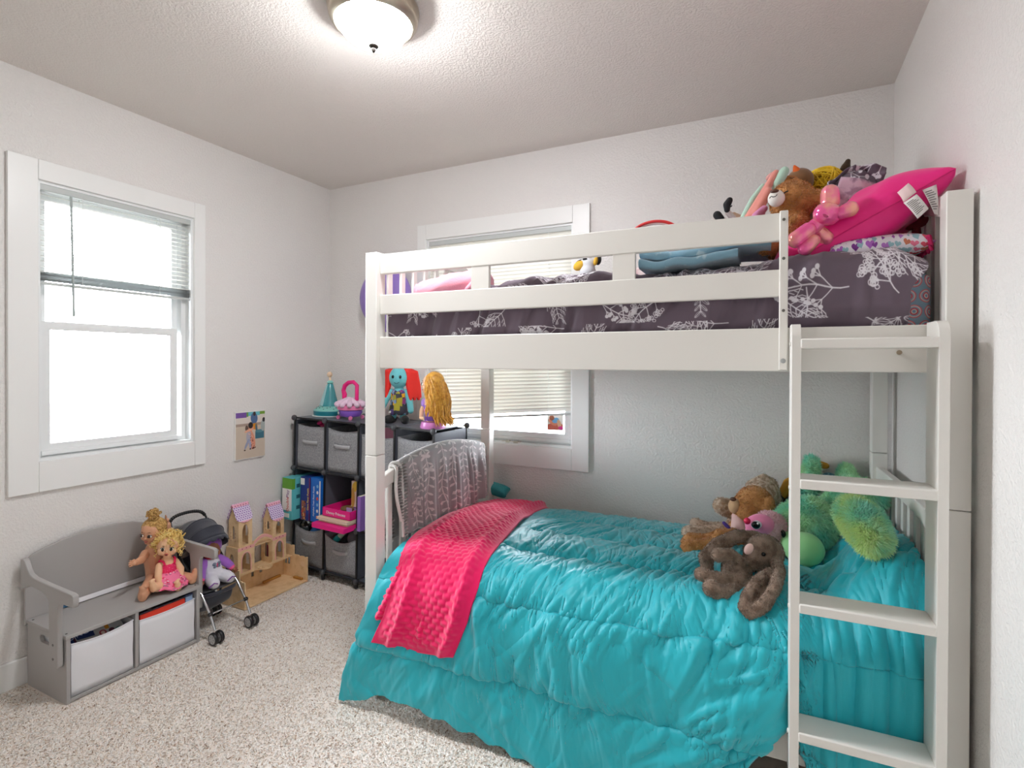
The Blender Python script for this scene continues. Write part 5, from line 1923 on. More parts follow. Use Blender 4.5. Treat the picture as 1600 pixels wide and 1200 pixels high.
t = thing('toy_carriage', 'pink and purple toy carriage with magenta loop half hidden by the bunk post', 'toy', M=SM @ Matrix.Translation((.335, .13, .002)))
part(t, 'carriage', MB().lathe([(.02, .012), (.060, .02), (.072, .045), (.068, .062)], (0, 0, 0), 28), mat('purple_toy', (130, 86, 190), .35))
part(t, 'rim', MB().lathe([(.068, .058), (.078, .062), (.080, .085), (.070, .088), (.0005, .086)], (0, 0, 0), 28), mat('rose_toy', (240, 130, 180), .4))
for x_, y_ in ((-.05, -.05), (.05, -.05), (-.05, .05), (.05, .05)):
    part(t, 'wheel', MB().lathe([(.003, -.005), (.012, -.005), (.013, 0), (.012, .005), (.003, .005)], (x_, y_, .013), 16, Matrix.Rotation(PI / 2, 3, 'X')), mat('rose_toy'))
hm2 = Canvas(8, 8, (255, 255, 255))
hp_ = []
for k in range(28):
    a = 2 * PI * k / 28
    hp_.append((.010 * math.sin(a) ** 3, .010 * (13 * math.cos(a) - 5 * math.cos(2 * a) - 2 * math.cos(3 * a) - math.cos(4 * a)) / 16))
part(t, 'heart', MB().plate(hp_, (), .004, frameM((-.030, -.0665, .042), (.90, -.43, 0), (0, 0, 1))), mat('white_toy'))
cl = MB()
for k in range(9):
    a = R(150 + k * 32)
    cl.cap((.02 * math.cos(a), .02 * math.sin(a), .125), .012, (.082 * math.cos(a), .082 * math.sin(a), .092), .017, 10)
part(t, 'frill', body(cl, .004, 2), mat('pale_pink_cloth', (226, 200, 220), .85), angle=180)
part(t, 'loop', MB().tube([(-.055, 0, .12), (-.052, 0, .15), (-.062, 0, .175), (-.05, 0, .205), (-.02, 0, .225), (.02, 0, .23), (.05, 0, .21), (.05, 0, .12)], [.012, .016, .013, .014, .013, .012, .012, .012], 12), mat('magenta_toy', (222, 20, 120), .35))

# rag doll with red hair, plain cloth face
t = thing('rag_doll', 'plush rag doll in patchwork dress with long red hair and black shoes', 'doll', M=SM @ Matrix.Translation((.692, .155, .004)) @ Matrix.Rotation(R(24), 4, 'Z') @ Matrix.Scale(1.08, 4))
tc = mat('aqua_cloth', (110, 196, 204), .85, sheen=.2)
b = MB()
b.chain([(0, 0, .12, .034), (0, 0, .165, .034)]).chain([(0, 0, .165, .020), (0, 0, .195, .020)])
b.ell((0, -.006, .247), (.054, .050, .060), n=18)
b.chain([(-.044, 0, .168, .019), (-.070, -.005, .125, .018), (-.082, -.012, .085, .013)]).chain([(.044, 0, .168, .019), (.062, -.005, .115, .018), (.070, -.014, .07, .017)])
b.chain([(-.024, 0, .07, .020), (-.028, -.01, .03, .017)]).chain([(.024, 0, .07, .020), (.028, -.01, .03, .017)])
part(t, 'body', body(b, .0035, 3), tc, angle=180)
for s in (-1, 1):
    part(t, 'shoe', MB().cap((s * .032, -.002, .022), .022, (s * .046, -.036, .021), .024, 14), mat('black_plush', (24, 24, 26), .9, sheen=.2))
    part(t, 'eye', MB().ell((s * .020, -.053, .252), (.007, .004, .009), n=10), mat('pupil_black'))
    hh_ = MB()
    for k in range(8):
        x_ = s * (.046 + .006 * k)
        hh_.tube([(s * .014, -.004 + .006 * k, .304), (x_, .004 * k - .012, .275), (x_ + s * .010, .006 * k - .012, .20), (x_ + s * .022, .006 * k - .012, .125 + .012 * (k % 3))], [.008, .014, .015, .009], 8)
    part(t, 'hair', body(hh_, .003, 2), mat('red_hair', (222, 34, 26), .6), angle=180)
part(t, 'smile', MB().tube([(-.012, -.054, .222), (-.004, -.055, .217), (.006, -.055, .218), (.014, -.053, .224)], .0016, 6), mat('stitch_grey', (60, 80, 90), .7))
dr = []
for i in range(32):
    a = 2 * PI * i / 32
    dr.append([(r_ * math.cos(a), r_ * math.sin(a) * .85, z_) for r_, z_ in ((.032, .182), (.044, .165), (.043, .14), (.046, .11), (.052, .075), (.055, .046 + .010 * (i % 4 == 0)))])
cv = Canvas(160, 120, (60, 60, 70))
for k in range(46):
    x_, y_, w_ = rr.uniform(-10, 160), rr.uniform(-10, 120), rr.uniform(14, 34)
    cv.poly([(x_, y_), (x_ + w_, y_ + rr.uniform(-8, 8)), (x_ + w_ + rr.uniform(-8, 8), y_ + w_), (x_ + rr.uniform(-8, 8), y_ + w_ * .8)], rr.choice([(226, 170, 40), (150, 60, 120), (170, 160, 50), (236, 120, 150), (120, 150, 190), (40, 40, 46), (240, 236, 230), (90, 70, 130)]))
UVd = np.array([[(i / 32 * 1.99 % 1, 1 - j / 5) for j in range(6)] for i in range(32)])
part(t, 'dress', MB().grid(np.array(dr), wrap=True, uv=UVd), mat('patchwork', img=cv.image('patchwork'), rough=.85), solid=.002, angle=180)

# styling doll bust with long blonde hair
t = thing('doll_bust', 'doll bust with waist long blonde hair and purple bodice on a pink base', 'doll', M=SM @ Matrix.Translation((.985, .095, .002)) @ Matrix.Rotation(R(-6), 4, 'Z') @ Matrix.Scale(1.09, 4))
part(t, 'base', MB().lathe([(.0005, 0), (.062, 0), (.064, .008), (.058, .034), (.0005, .036)], (0, 0, 0), 32), mat('orchid_plastic', (226, 140, 210), .3))
b = MB()
b.chain([(0, 0, .045, .036), (0, 0, .085, .037), (0, -.004, .115, .042)], 16).chain([(-.03, 0, .135, .022), (.03, 0, .135, .022)], 12).chain([(0, 0, .135, .02), (0, -.002, .17, .0165)], 12)
b.chain([(-.050, 0, .132, .017), (-.066, -.012, .085, .013), (-.03, -.055, .055, .010)], 10)
b.chain([(.052, 0, .132, .017), (.062, -.02, .085, .013), (.035, -.05, .10, .010), (.012, -.045, .15, .009)], 10)
hand(b, (-.03, -.055, .055), (-.018, -.060, .052), (1, -.1, 0), (0, -.2, 1), .0085)
hand(b, (.012, -.045, .15), (.006, -.042, .160), (-.4, .1, 1), (-.6, -.4, 0), .0085)
H4 = headM((-.004, -.008, .222), (-.86, -.50, .04), (0, 0, 1), .056)
merge(b, head_shape(.3), H4)
part(t, 'bust', body(b, .0026, 3), mat('fair_vinyl'), angle=180)
face(t, H4, fair_skin, ('green', (60, 100, 60)), ('pink', (220, 120, 130)))
part(t, 'bodice', MB().lathe([(.040, .040), (.041, .075), (.046, .11), (.044, .118), (.036, .12)], (0, -.003, 0), 28), mat('purple_satin', (140, 96, 200), .35))
for s in (-1, 1):
    part(t, 'puff_sleeve', MB().ell((s * .055, -.002, .122), (.021, .022, .026), n=14), mat('lilac_satin', (176, 136, 222), .35))
part(t, 'bodice_flower', MB().ell((-.012, -.047, .093), (.007, .003, .006), n=8).ell((.002, -.048, .088), (.006, .003, .007), n=8).ell((-.004, -.048, .102), (.005, .003, .005), n=8), mat('pink_print', (236, 120, 200), .5))
gold = mat('golden_hair', (226, 170, 70), .42, spec=.5, vary=(70, (190, 128, 40), .4, .65))
hb = MB().ell((0, -.22, .24), (.97, .92, .95), n=24)
put(t, 'hair', hb, gold, H4)
hb = MB()
Hc = Vector(H4.translation)
bk = (Vector((.86, .50, 0)))
for k in range(150):
    a = R(-118 + 236 * rr.random())
    dirv = Matrix.Rotation(a, 3, 'Z') @ bk
    st0 = Hc + Vector((0, 0, .052)) * rr.uniform(.2, 1.0) + dirv * .03
    p1 = Hc + dirv * .056 + Vector((0, 0, rr.uniform(.0, .03)))
    w1 = rr.uniform(-.012, .012)
    p2 = Hc + dirv * (.064 + .010 * rr.random()) + Vector((.012, .004, -.075)) + bk * .012
    p3 = Hc + dirv * (.050 + .02 * rr.random()) + bk * .022 + Vector((w1, -w1, -.145))
    p4 = Hc + dirv * (.050 + .03 * rr.random()) + bk * .040 + Vector((-w1, w1, -.205 + .03 * rr.random()))
    if abs(R(0) + a) > R(95):
        p3 = p2 + Vector((w1 * .4, 0, -.05)); p4 = p3 + Vector((0, w1 * .3, -.03))
    P_, _ = smooth_line([st0, p1, p2, p3, p4], 16)
    P_[:, 2] = np.maximum(P_[:, 2], .008)
    P_[:, 0] += .005 * np.sin(np.arange(16) * .9 + k)
    P_[:, 1] += .004 * np.sin(np.arange(16) * .8 + 2 * k)
    hb.tube([tuple(p) for p in P_], [.0055] * 12 + [.005, .004, .003, .002], 5)
part(t, 'long_hair', hb, gold)['kind'] = 'stuff'

# ================================================================== ON THE WALLS
cv = Canvas(200, 280, (206, 190, 172))
cv.rect(0, 210, 200, 280, (224, 214, 204)); cv.rect(0, 196, 200, 212, (170, 150, 136))
cv.rect(0, 248, 72, 280, (120, 84, 160)); cv.rect(72, 252, 84, 280, (110, 160, 80)); cv.rect(84, 256, 164, 280, (110, 190, 200)); cv.rect(164, 262, 200, 280, (110, 150, 50))
cv.ell(124, 240, 24, 34, .1, (84, 110, 150)); cv.ell(126, 268, 9, 14, 0, (60, 44, 40)); cv.ell(130, 190, 18, 20, 0, (214, 140, 40)); cv.ell(140, 176, 7, 30, .1, (90, 110, 120))
cv.rect(132, 112, 194, 158, (64, 112, 130)); cv.ell(163, 158, 31, 10, 0, (90, 138, 150)); cv.ell(186, 190, 16, 34, 0, (170, 178, 176)); cv.ell(192, 226, 10, 14, 0, (40, 36, 40))
cv.ell(104, 110, 25, 62, .22, (222, 150, 124)); cv.ell(96, 178, 26, 16, .3, (226, 150, 120)); cv.ell(100, 198, 16, 20, 0, (40, 34, 36))
cv.ell(86, 130, 16, 40, -.05, (176, 172, 186)); cv.ell(74, 86, 8, 34, -.45, (150, 156, 184)); cv.ell(96, 84, 8, 32, .1, (160, 164, 190)); cv.ell(74, 180, 11, 20, .1, (96, 74, 66)); cv.ell(86, 168, 30, 8, .3, (230, 170, 140))
cv.ell(60, 50, 6, 4, 0, (60, 40, 40)); cv.ell(98, 54, 6, 4, 0, (60, 40, 40)); cv.ell(122, 58, 14, 5, .2, (70, 36, 36))
for k in range(40):
    q = rr.random()
    cv.disc(96 + 20 * q + rr.uniform(-12, 14), 150 - 90 * q, 2.2, rr.choice([(150, 60, 60), (244, 190, 160), (120, 70, 60)]))
ph = thing('photo_canvas', 'small canvas photo print of two people hugging, on the wall near the corner', 'picture', (0, -.623, .757))
part(ph, 'canvas', MB().box((.0005, -.723, .757), (.012, -.524, 1.031)), mat('canvas_edge', (236, 234, 230), .7), bevel=.001)
pt = MB()
lay = pt.bm.loops.layers.uv.verify()
vs = [pt.bm.verts.new(p) for p in ((.0124, -.719, .761), (.0124, -.528, .761), (.0124, -.528, 1.027), (.0124, -.719, 1.027))]
f = pt.bm.faces.new(vs)
for lp, c in zip(f.loops, ((0, 0), (1, 0), (1, 1), (0, 1))):
    lp[lay].uv = c
part(ph, 'print', pt, mat('photo_print', img=cv.image('photo_print'), rough=.4), smooth=False)

bal = thing('balloon', 'round purple balloon against the wall behind the bunk bed', 'balloon', (.56, -.10, 1.53))
part(bal, 'balloon_skin', MB().ell((.565, -.10, 1.722), (.193, .085, .195), n=32), mat('purple_balloon', (146, 118, 196), .3))
part(bal, 'knot', MB().lathe([(.004, 0), (.014, -.018), (.010, -.02), (.0005, -.012)], (.565, -.10, 1.529), 12), mat('purple_balloon'))
part(bal, 'string', MB().tube([(.565, -.10, 1.51), (.57, -.10, 1.3), (.56, -.095, 1.1), (.565, -.09, .975)], .0012, 5), mat('white_string', (230, 228, 224), .7))

# ================================================================== PLUSH TOYS ON THE LOWER BUNK
def plush(name, label, base, cat='plush toy', group=None):
    return thing(name, label, cat, base, True, group)


def ch(*nodes):
    m_ = MB()
    m_.chain(list(nodes))
    return m_


def ball(p, k=(1, 1, 1), e=(0, 0, 0), n=16):
    return MB().ell(p[:3], (p[3] * k[0], p[3] * k[1], p[3] * k[2]), e, n)


def add(*mbs):
    a = mbs[0]
    for b_ in mbs[1:]:
        me_ = bpy.data.meshes.new('t')
        b_.bm.to_mesh(me_)
        b_.bm.free()
        a.bm.from_mesh(me_)
        bpy.data.meshes.remove(me_)
    return a


nose_pink = mat('blush_nose', (238, 200, 192), .6)
eye_black = mat('bead_black', (16, 14, 14), .08)

# --- brown bunny
bun_m = mat('cocoa_fur', col=(152, 130, 114), rough=.9, sheen=.35, spec=.1, vary=(40, (116, 95, 80), .4, .65))
t = plush('plush_bunny', 'chocolate brown long eared plush bunny lying at the edge of the teal comforter', (2.6, -.85, .57))
b = add(ball((2.705, -0.82, 0.681, 0.0624), (1.02, 1, .95)), ball((2.676, -0.85, 0.656, 0.0363), (1, 1, .85)),
        ch((2.622, -0.87, 0.626, 0.0471), (2.63, -0.92, 0.599, 0.0499)), ch((2.657, -0.84, 0.643, 0.0259), (2.626, -0.865, 0.625, 0.0343)),
        ch((2.642, -0.88, 0.654, 0.0191), (2.605, -0.93, 0.692, 0.0208), (2.571, -0.95, 0.694, 0.0228)),
        ch((2.598, -0.95, 0.617, 0.0227), (2.555, -0.99, 0.633, 0.0204), (2.525, -1.0, 0.641, 0.0225)),
        ch((2.626, -0.97, 0.593, 0.0264), (2.587, -1.02, 0.597, 0.0259), (2.557, -1.035, 0.617, 0.0259)))
bb_ = part(t, 'body', body(b, .005, 2), bun_m, angle=180)
fur(bb_, bun_m, 15000, .0058, .0020, (0, -.1, -.3), .55, 5)
b = ch((2.683, -0.78, 0.72, 0.0176), (2.62, -0.82, 0.723, 0.0219), (2.564, -0.85, 0.695, 0.0241), (2.527, -0.875, 0.654, 0.024), (2.534, -0.885, 0.621, 0.0195))
e_ = part(t, 'ear', body(b, .005, 2), bun_m, angle=180)
fur(e_, bun_m, 5000, .0058, .0020, (-.2, -.1, -.3), .55, 6)
b = add(ch((2.736, -0.83, 0.682, 0.017), (2.75, -0.93, 0.664, 0.0181), (2.736, -1.02, 0.644, 0.0173), (2.706, -1.07, 0.605, 0.0188), (2.669, -1.085, 0.581, 0.0188), (2.65, -1.08, 0.594, 0.0152)),
        ch((2.721, -0.93, 0.657, 0.0142), (2.685, -1.0, 0.647, 0.0157), (2.659, -1.05, 0.618, 0.0154), (2.65, -1.08, 0.594, 0.0152)),
        ch((2.714, -0.96, 0.643, 0.008), (2.7, -1.01, 0.614, 0.0156), (2.679, -1.055, 0.593, 0.0153)))
e_ = part(t, 'ear', body(b, .005, 2), bun_m, angle=180)
fur(e_, bun_m, 8000, .0058, .0020, (0, -.1, -.4), .55, 7)
part(t, 'nose', ball((2.661, -0.89, 0.707, 0.0168), (.8, .45, 1.2), (0, R(25), 0)), nose_pink)
part(t, 'eye', ball((2.705, -0.888, 0.696, 0.0066)), eye_black)

# --- tan dog-bear in a pink top
tan_m = mat('toffee_fur', col=(204, 150, 94), rough=.9, sheen=.3, spec=.1, vary=(30, (178, 122, 70), .4, .65))
t = plush('plush_bear', 'toffee brown plush bear in pale pink top lying behind the brown bunny', (2.48, -.5, .57))
b = add(ch((2.671, -0.42, 0.748, 0.0703), (2.648, -0.44, 0.724, 0.0649)), ball((2.714, -0.45, 0.734, 0.0434), (.7, 1, 1.35), (0, R(12), 0)),
        ch((2.624, -0.44, 0.633, 0.0522), (2.607, -0.48, 0.611, 0.0515)),
        ch((2.573, -0.52, 0.618, 0.0331), (2.492, -0.56, 0.608, 0.028), (2.446, -0.58, 0.608, 0.0331), (2.429, -0.58, 0.575, 0.0357)),
        ch((2.564, -0.56, 0.608, 0.0351), (2.496, -0.6, 0.598, 0.035), (2.446, -0.62, 0.59, 0.0375)), ch((2.597, -0.53, 0.639, 0.0278), (2.552, -0.56, 0.632, 0.0327)))
bb_ = part(t, 'body', body(b, .006, 3), tan_m, angle=180)
fur(bb_, tan_m, 11000, .008, .0022, (0, -.1, -.3), .5, 8)
part(t, 'muzzle', add(ball((2.603, -0.47, 0.739, 0.0271), (1, 1, 1.15))), mat('fawn_plush', (200, 162, 122), .9, sheen=.2))
part(t, 'nose', ball((2.596, -0.5, 0.774, 0.0102), (1.2, .8, .8)), mat('brown_nose', (92, 56, 40), .5))
part(t, 'top', body(add(ch((2.611, -0.47, 0.696, 0.0232), (2.621, -0.485, 0.655, 0.0358))), .004, 3), mat('pale_pink_knit', (226, 190, 184), .85), angle=180)
part(t, 'ribbon', add(ch((2.564, -0.53, 0.683, 0.0066), (2.578, -0.53, 0.67, 0.0081), (2.587, -0.53, 0.658, 0.0066)), ch((2.587, -0.525, 0.659, 0.0035), (2.627, -0.54, 0.662, 0.0035))), mat('violet_ribbon', (72, 48, 140), .5))

# --- sandy teddy behind it
sand_m = mat('sandy_fur', col=(178, 152, 128), rough=.95, sheen=.3, spec=.1, vary=(60, (212, 192, 172), .45, .6))
t = plush('plush_bear', 'sandy grey speckled plush bear at the wall behind the toffee bear', (2.5, -.25, .57))
b = add(ball((2.705, -0.22, 0.736, 0.073)), ch((2.653, -0.2, 0.774, 0.02), (2.707, -0.2, 0.808, 0.0226)), ball((2.725, -0.2, 0.776, 0.0423)),
        ch((2.6, -0.32, 0.617, 0.044), (2.655, -0.27, 0.63, 0.0611)),
        ch((2.6, -0.32, 0.678, 0.033), (2.563, -0.34, 0.698, 0.0385), (2.543, -0.35, 0.706, 0.0357)))
bb_ = part(t, 'body', body(b, .006, 3), sand_m, angle=180)
fur(bb_, sand_m, 6000, .008, .0022, (0, -.1, -.3), .6, 9)
lm_ = mat('pale_sandy_fur', col=(216, 196, 178), rough=.95, sheen=.3, spec=.1, vary=(80, (186, 162, 142), .45, .6))
for nodes in (((2.577, -0.37, 0.612, 0.0325), (2.48, -0.43, 0.605, 0.0269), (2.422, -0.46, 0.606, 0.0296)), ((2.55, -0.33, 0.602, 0.0277), (2.475, -0.37, 0.609, 0.0248), (2.442, -0.38, 0.624, 0.0249))):
    l_ = part(t, 'leg', body(ch(*nodes), .005, 3), lm_, angle=180)
    fur(l_, lm_, 2200, .007, .0022, (0, -.1, -.3), .6, 10)

# --- pink owl
t = plush('plush_owl', 'small pink plush owl with big black eye between the bears and green dog', (2.66, -.6, .57))
ow = mat('pink_plush_face', (238, 138, 178), .85, sheen=.3)
ow2 = mat('pale_pink_fur', col=(232, 190, 196), rough=.9, sheen=.3)
b_ = part(t, 'body', body(add(ball((2.726, -0.58, 0.701, 0.0577), (1, .9, 1)), ball((2.722, -0.58, 0.642, 0.0529))), .006, 3), ow2, angle=180)
fur(b_, ow2, 4000, .012, .0025, (.2, 0, .1), .6, 12)
part(t, 'face', body(add(ball((2.693, -0.62, 0.717, 0.0475), (1.1, .6, .85), (0, R(-12), 0)), ball((2.669, -0.63, 0.695, 0.0261), (1, .6, .9))), .004, 3), ow, angle=180)
e_ = part(t, 'eye', ball((2.682, -0.652, 0.724, 0.0188), (1, .5, .85), (0, R(-20), 0)), mat('eye_ring', (240, 225, 235), .4))
part(e_, 'pupil', ball((2.68, -0.66, 0.725, 0.015), (1, .5, .9)), eye_black)
part(e_, 'glint', ball((2.687, -0.675, 0.736, 0.0039)), mat('glint_white', (250, 250, 250), .2))
part(t, 'beak', ball((2.651, -0.655, 0.735, 0.0123), (1, .8, 1)), mat('red_beak', (226, 34, 84), .4))

# --- big green shaggy dog
grn = mat('tie_dye_fur', through=.2, col=(172, 240, 218), rough=.85, sheen=.4, spec=.15, vary=(9, (226, 246, 178), .38, .56))
grn2 = mat('teal_green_fur', through=.2, col=(148, 234, 212), rough=.85, sheen=.4, spec=.15, vary=(9, (204, 244, 200), .4, .6))
t = plush('plush_dog', 'big shaggy green tie dyed plush dog with smooth lime muzzle beside the ladder', (2.95, -.4, .57))
hd = body(add(ball((2.867, -0.5, 0.697, 0.0992), (1, 1, 1.08)), ball((2.806, -0.5, 0.718, 0.0539))), .01, 3)
b_ = part(t, 'head', hd, grn2, angle=180)
fur(b_, grn2, 15000, .026, .0032, (0, -.05, -.5), .5, 13)
part(t, 'muzzle', body(add(ball((2.838, -0.625, 0.649, 0.062), (1.1, .95, 1.0)), ball((2.806, -0.6, 0.66, 0.0468))), .008, 3), mat('lime_plush', (166, 232, 158), .9, sheen=.4, bump=(500, .2)), angle=180)
part(t, 'eye', ball((2.772, -0.62, 0.694, 0.0117), (.7, .6, 1.3), (0, R(-15), 0)), eye_black)
bd = body(add(ch((2.998, -0.42, 0.819, 0.0586), (3.054, -0.42, 0.815, 0.0579), (3.071, -0.44, 0.822, 0.0453)), ball((2.965, -0.44, 0.752, 0.0682))), .012, 3)
b_ = part(t, 'body', bd, grn2, angle=180)
fur(b_, grn2, 10000, .026, .0032, (0, -.05, -.4), .5, 14)
pw = body(add(ch((2.962, -0.8, 0.842, 0.0429), (2.984, -0.85, 0.821, 0.0514), (3.001, -0.9, 0.791, 0.0421))), .01, 3)
b_ = part(t, 'paw', pw, grn, angle=180)
fur(b_, grn, 14000, .026, .0032, (.1, -.15, -.25), .5, 15)
for nm, nodes in (('ear', ((2.897, -0.14, 0.887, 0.0252), (2.885, -0.18, 0.787, 0.0386))), ('ear', ((3.029, -0.12, 0.855, 0.0275), (3.034, -0.16, 0.798, 0.0487)))):
    b_ = part(t, nm, body(ch(*nodes), .008, 3), grn2, angle=180)
    fur(b_, grn2, 3000, .02, .003, (0, 0, .2), .6, 16)
pw = body(add(ch((2.781, -0.5, 0.641, 0.0394), (2.792, -0.55, 0.595, 0.0336))), .008, 3)
b_ = part(t, 'paw', pw, mat('lime_plush'), angle=180)

# --- doll in ochre boots, mostly behind the green dog
t = plush('cloth_doll', 'cloth doll lying behind the green dog, ochre boots and dark trousers showing', (2.75, -.13, .57), 'doll')
och = mat('ochre_felt', (200, 144, 46), .8)
part(t, 'boot', body(add(ch((2.788, -0.14, 0.735, 0.0228), (2.811, -0.13, 0.781, 0.0257), (2.826, -0.14, 0.796, 0.0227))), .004, 2), och, angle=180)
part(t, 'trouser_leg', body(ch((2.742, -0.16, 0.655, 0.0285), (2.778, -0.14, 0.723, 0.0229)), .005, 2), mat('dark_brown_cloth', (66, 46, 40), .85), angle=180)
part(t, 'boot', body(add(ch((2.875, -0.1, 0.847, 0.0171), (2.925, -0.1, 0.874, 0.017), (2.955, -0.1, 0.868, 0.0141)), ch((2.902, -0.115, 0.826, 0.0169), (2.919, -0.12, 0.767, 0.0197))), .004, 2), och, angle=180)
part(t, 'skirt', body(add(ch((2.967, -0.12, 0.805, 0.039), (3.001, -0.12, 0.77, 0.0498)), ball((2.829, -0.14, 0.688, 0.0453))), .006, 2), mat('blue_scale_cloth', (80, 130, 150), .6, vary=(150, (150, 190, 200), .5, .6)), angle=180)

# --- corner of a teal pillow behind the footboard end
t = thing('pillow', 'teal pillow corner showing by the back post beside the pink throw', 'pillow', (1.358, -.13, .575), True)


def cushion(c, size, Rm, pinch=.75, n=22, wob=0.0, seed=3):
    """Stuffed rectangular cushion: two domed sheets meeting in a seam."""
    m_ = MB()
    sx, sy, sz = size
    U = np.linspace(-1, 1, n)
    for sgn in (1, -1):
        A = np.zeros((n, n, 3))
        for i, u in enumerate(U):
            for j, v in enumerate(U):
                k_ = max(0, (1 - abs(u) ** 2.6)) ** .5 * max(0, (1 - abs(v) ** 2.6)) ** .5
                sq = 1 - .10 * (1 - v * v) * abs(u) ** 3, 1 - .10 * (1 - u * u) * abs(v) ** 3
                A[i, j] = (u * sx / 2 * sq[0], v * sy / 2 * sq[1], sgn * sz / 2 * k_ ** pinch)
        A[..., 2] += wob * vn(A[..., 0] * 14, A[..., 1] * 14, seed) * (np.abs(A[..., 2]) / (sz / 2))
        m_.grid(A if sgn > 0 else A[::-1])
    bmesh.ops.remove_doubles(m_.bm, verts=m_.bm.verts[:], dist=.0004)
    M = Matrix.Translation(c) @ Rm.to_matrix().to_4x4()
    bmesh.ops.transform(m_.bm, matrix=M, verts=m_.bm.verts[:])
    return m_


part(t, 'cover', cushion((1.358, -.125, .606), (.13, .08, .06), Euler((R(20), R(14), R(8)))), mat('teal_pillow', (40, 140, 146), .6), angle=180)

# ================================================================== ON THE UPPER BUNK
hp_m = mat('hot_pink_satin', (236, 18, 130), .5, sheen=.2, bump=(40, .25, 3))
t = thing('pillow', 'hot pink pillow with white care tags leaning on the upper bunk end', 'pillow', (2.95, -.8, 1.66), True)
pm_ = Matrix.Translation((2.945, -.815, 1.728)) @ Euler((R(6), R(-29), R(-4))).to_matrix().to_4x4()
pm_i = lambda p: pm_ @ Vector(p)
part(t, 'cover', cushion((2.945, -.815, 1.728), (.50, .42, .165), Euler((R(6), R(-29), R(-4))), .8, 60, .017), hp_m, angle=180)
part(t, 'piping', MB().tube([pm_i((u * .25 * .985, -.21 * (1 - .10 * (1 - u * u)) - .0, .0)) for u in np.linspace(-.99, .99, 24)], .0022, 6), mat('pink_piping', (220, 12, 116), .5))
tag_m = mat('care_tag', (236, 232, 230), .7)
ink = mat('tag_print', (120, 116, 116), .8)


def care_tag(pts, lines, m_=None):
    a, b, c, d = [Vector(p) for p in pts]          # top left, top right, bottom right, bottom left
    G = np.array([[tuple(a.lerp(b, u).lerp(d.lerp(c, u), v) + Vector((0, -.004 * math.sin(PI * v), 0))) for v in np.linspace(0, 1, 6)] for u in np.linspace(0, 1, 4)])
    o = part(t, 'care_tag', MB().grid(G), m_ or tag_m, solid=.0008, angle=180)
    if lines:
        lm = MB()
        for k in range(lines):
            v = .12 + .76 * k / lines
            p, q = a.lerp(d, v), b.lerp(c, v)
            p2, q2 = p.lerp(q, .08), p.lerp(q, .6 + .3 * ((k * 7) % 5) / 5)
            h_ = (d - a) * (.30 / lines)
            off = Vector((0, -.0045 * math.sin(PI * v) - .0012, 0))
            lm.grid(np.array([[tuple(p2 + off), tuple(p2 + h_ + off)], [tuple(q2 + off), tuple(q2 + h_ + off)]]))
        part(o, 'print_line', lm, ink, smooth=False)['kind'] = 'stuff'


care_tag(((3.029, -1.035, 1.782), (3.055, -1.03, 1.806), (3.07, -1.045, 1.775), (3.041, -1.05, 1.75)), 0, mat('blush_tag', (242, 214, 214), .7))
care_tag(((3.04, -1.052, 1.748), (3.07, -1.047, 1.769), (3.093, -1.062, 1.723), (3.068, -1.068, 1.698)), 9)
care_tag(((3.086, -1.03, 1.783), (3.118, -1.025, 1.795), (3.119, -1.045, 1.708), (3.108, -1.05, 1.711)), 9)

cv = Canvas(420, 160, (236, 232, 240))
rr = random.Random(21)
for k in range(70):
    x_, y_ = (k % 14) * 30 + rr.uniform(-8, 8), (k // 14) * 32 + 16 + rr.uniform(-7, 7)
    c = rr.choice([(160, 90, 180), (130, 60, 150), (182, 120, 200), (170, 100, 190)]) if x_ < 320 else rr.choice([(226, 90, 110), (214, 80, 90), (160, 90, 180), (200, 120, 90), (230, 120, 150)])
    if rr.random() < .2:
        c = (150, 190, 200)
    cv.heart(x_, y_, rr.uniform(12, 19), c, rr.uniform(-.5, .5))
heart_im = cv.image('heart_print')
t = thing('pillow', 'white pillow with purple and red hearts under the hot pink pillow', 'pillow', (3.0, -.9, 1.62), True)
mh = cushion((2.985, -.86, 1.652), (.25, .36, .085), Euler((R(5), R(-4), R(2))), .6, 26)
lay = mh.bm.loops.layers.uv.verify()
for f in mh.bm.faces:
    for lp in f.loops:
        c = lp.vert.co
        lp[lay].uv = ((c.x - 2.86) / .25, (c.z - 1.60 - .8 * (c.y + 1.04)) / .10)
part(t, 'cover', mh, mat('heart_cotton', img=heart_im, rough=.8), angle=180)
fr_ = MB()
for k in range(34):
    y = -1.035 + .35 * k / 33
    fr_.cap((3.100, y, 1.655), .006, (3.106 + .003 * (k % 3), y + .002, 1.635 - .012 * (k % 2)), .005, 6)
part(t, 'fringe', fr_, mat('raspberry_fringe', (190, 20, 90), .7))['kind'] = 'stuff'

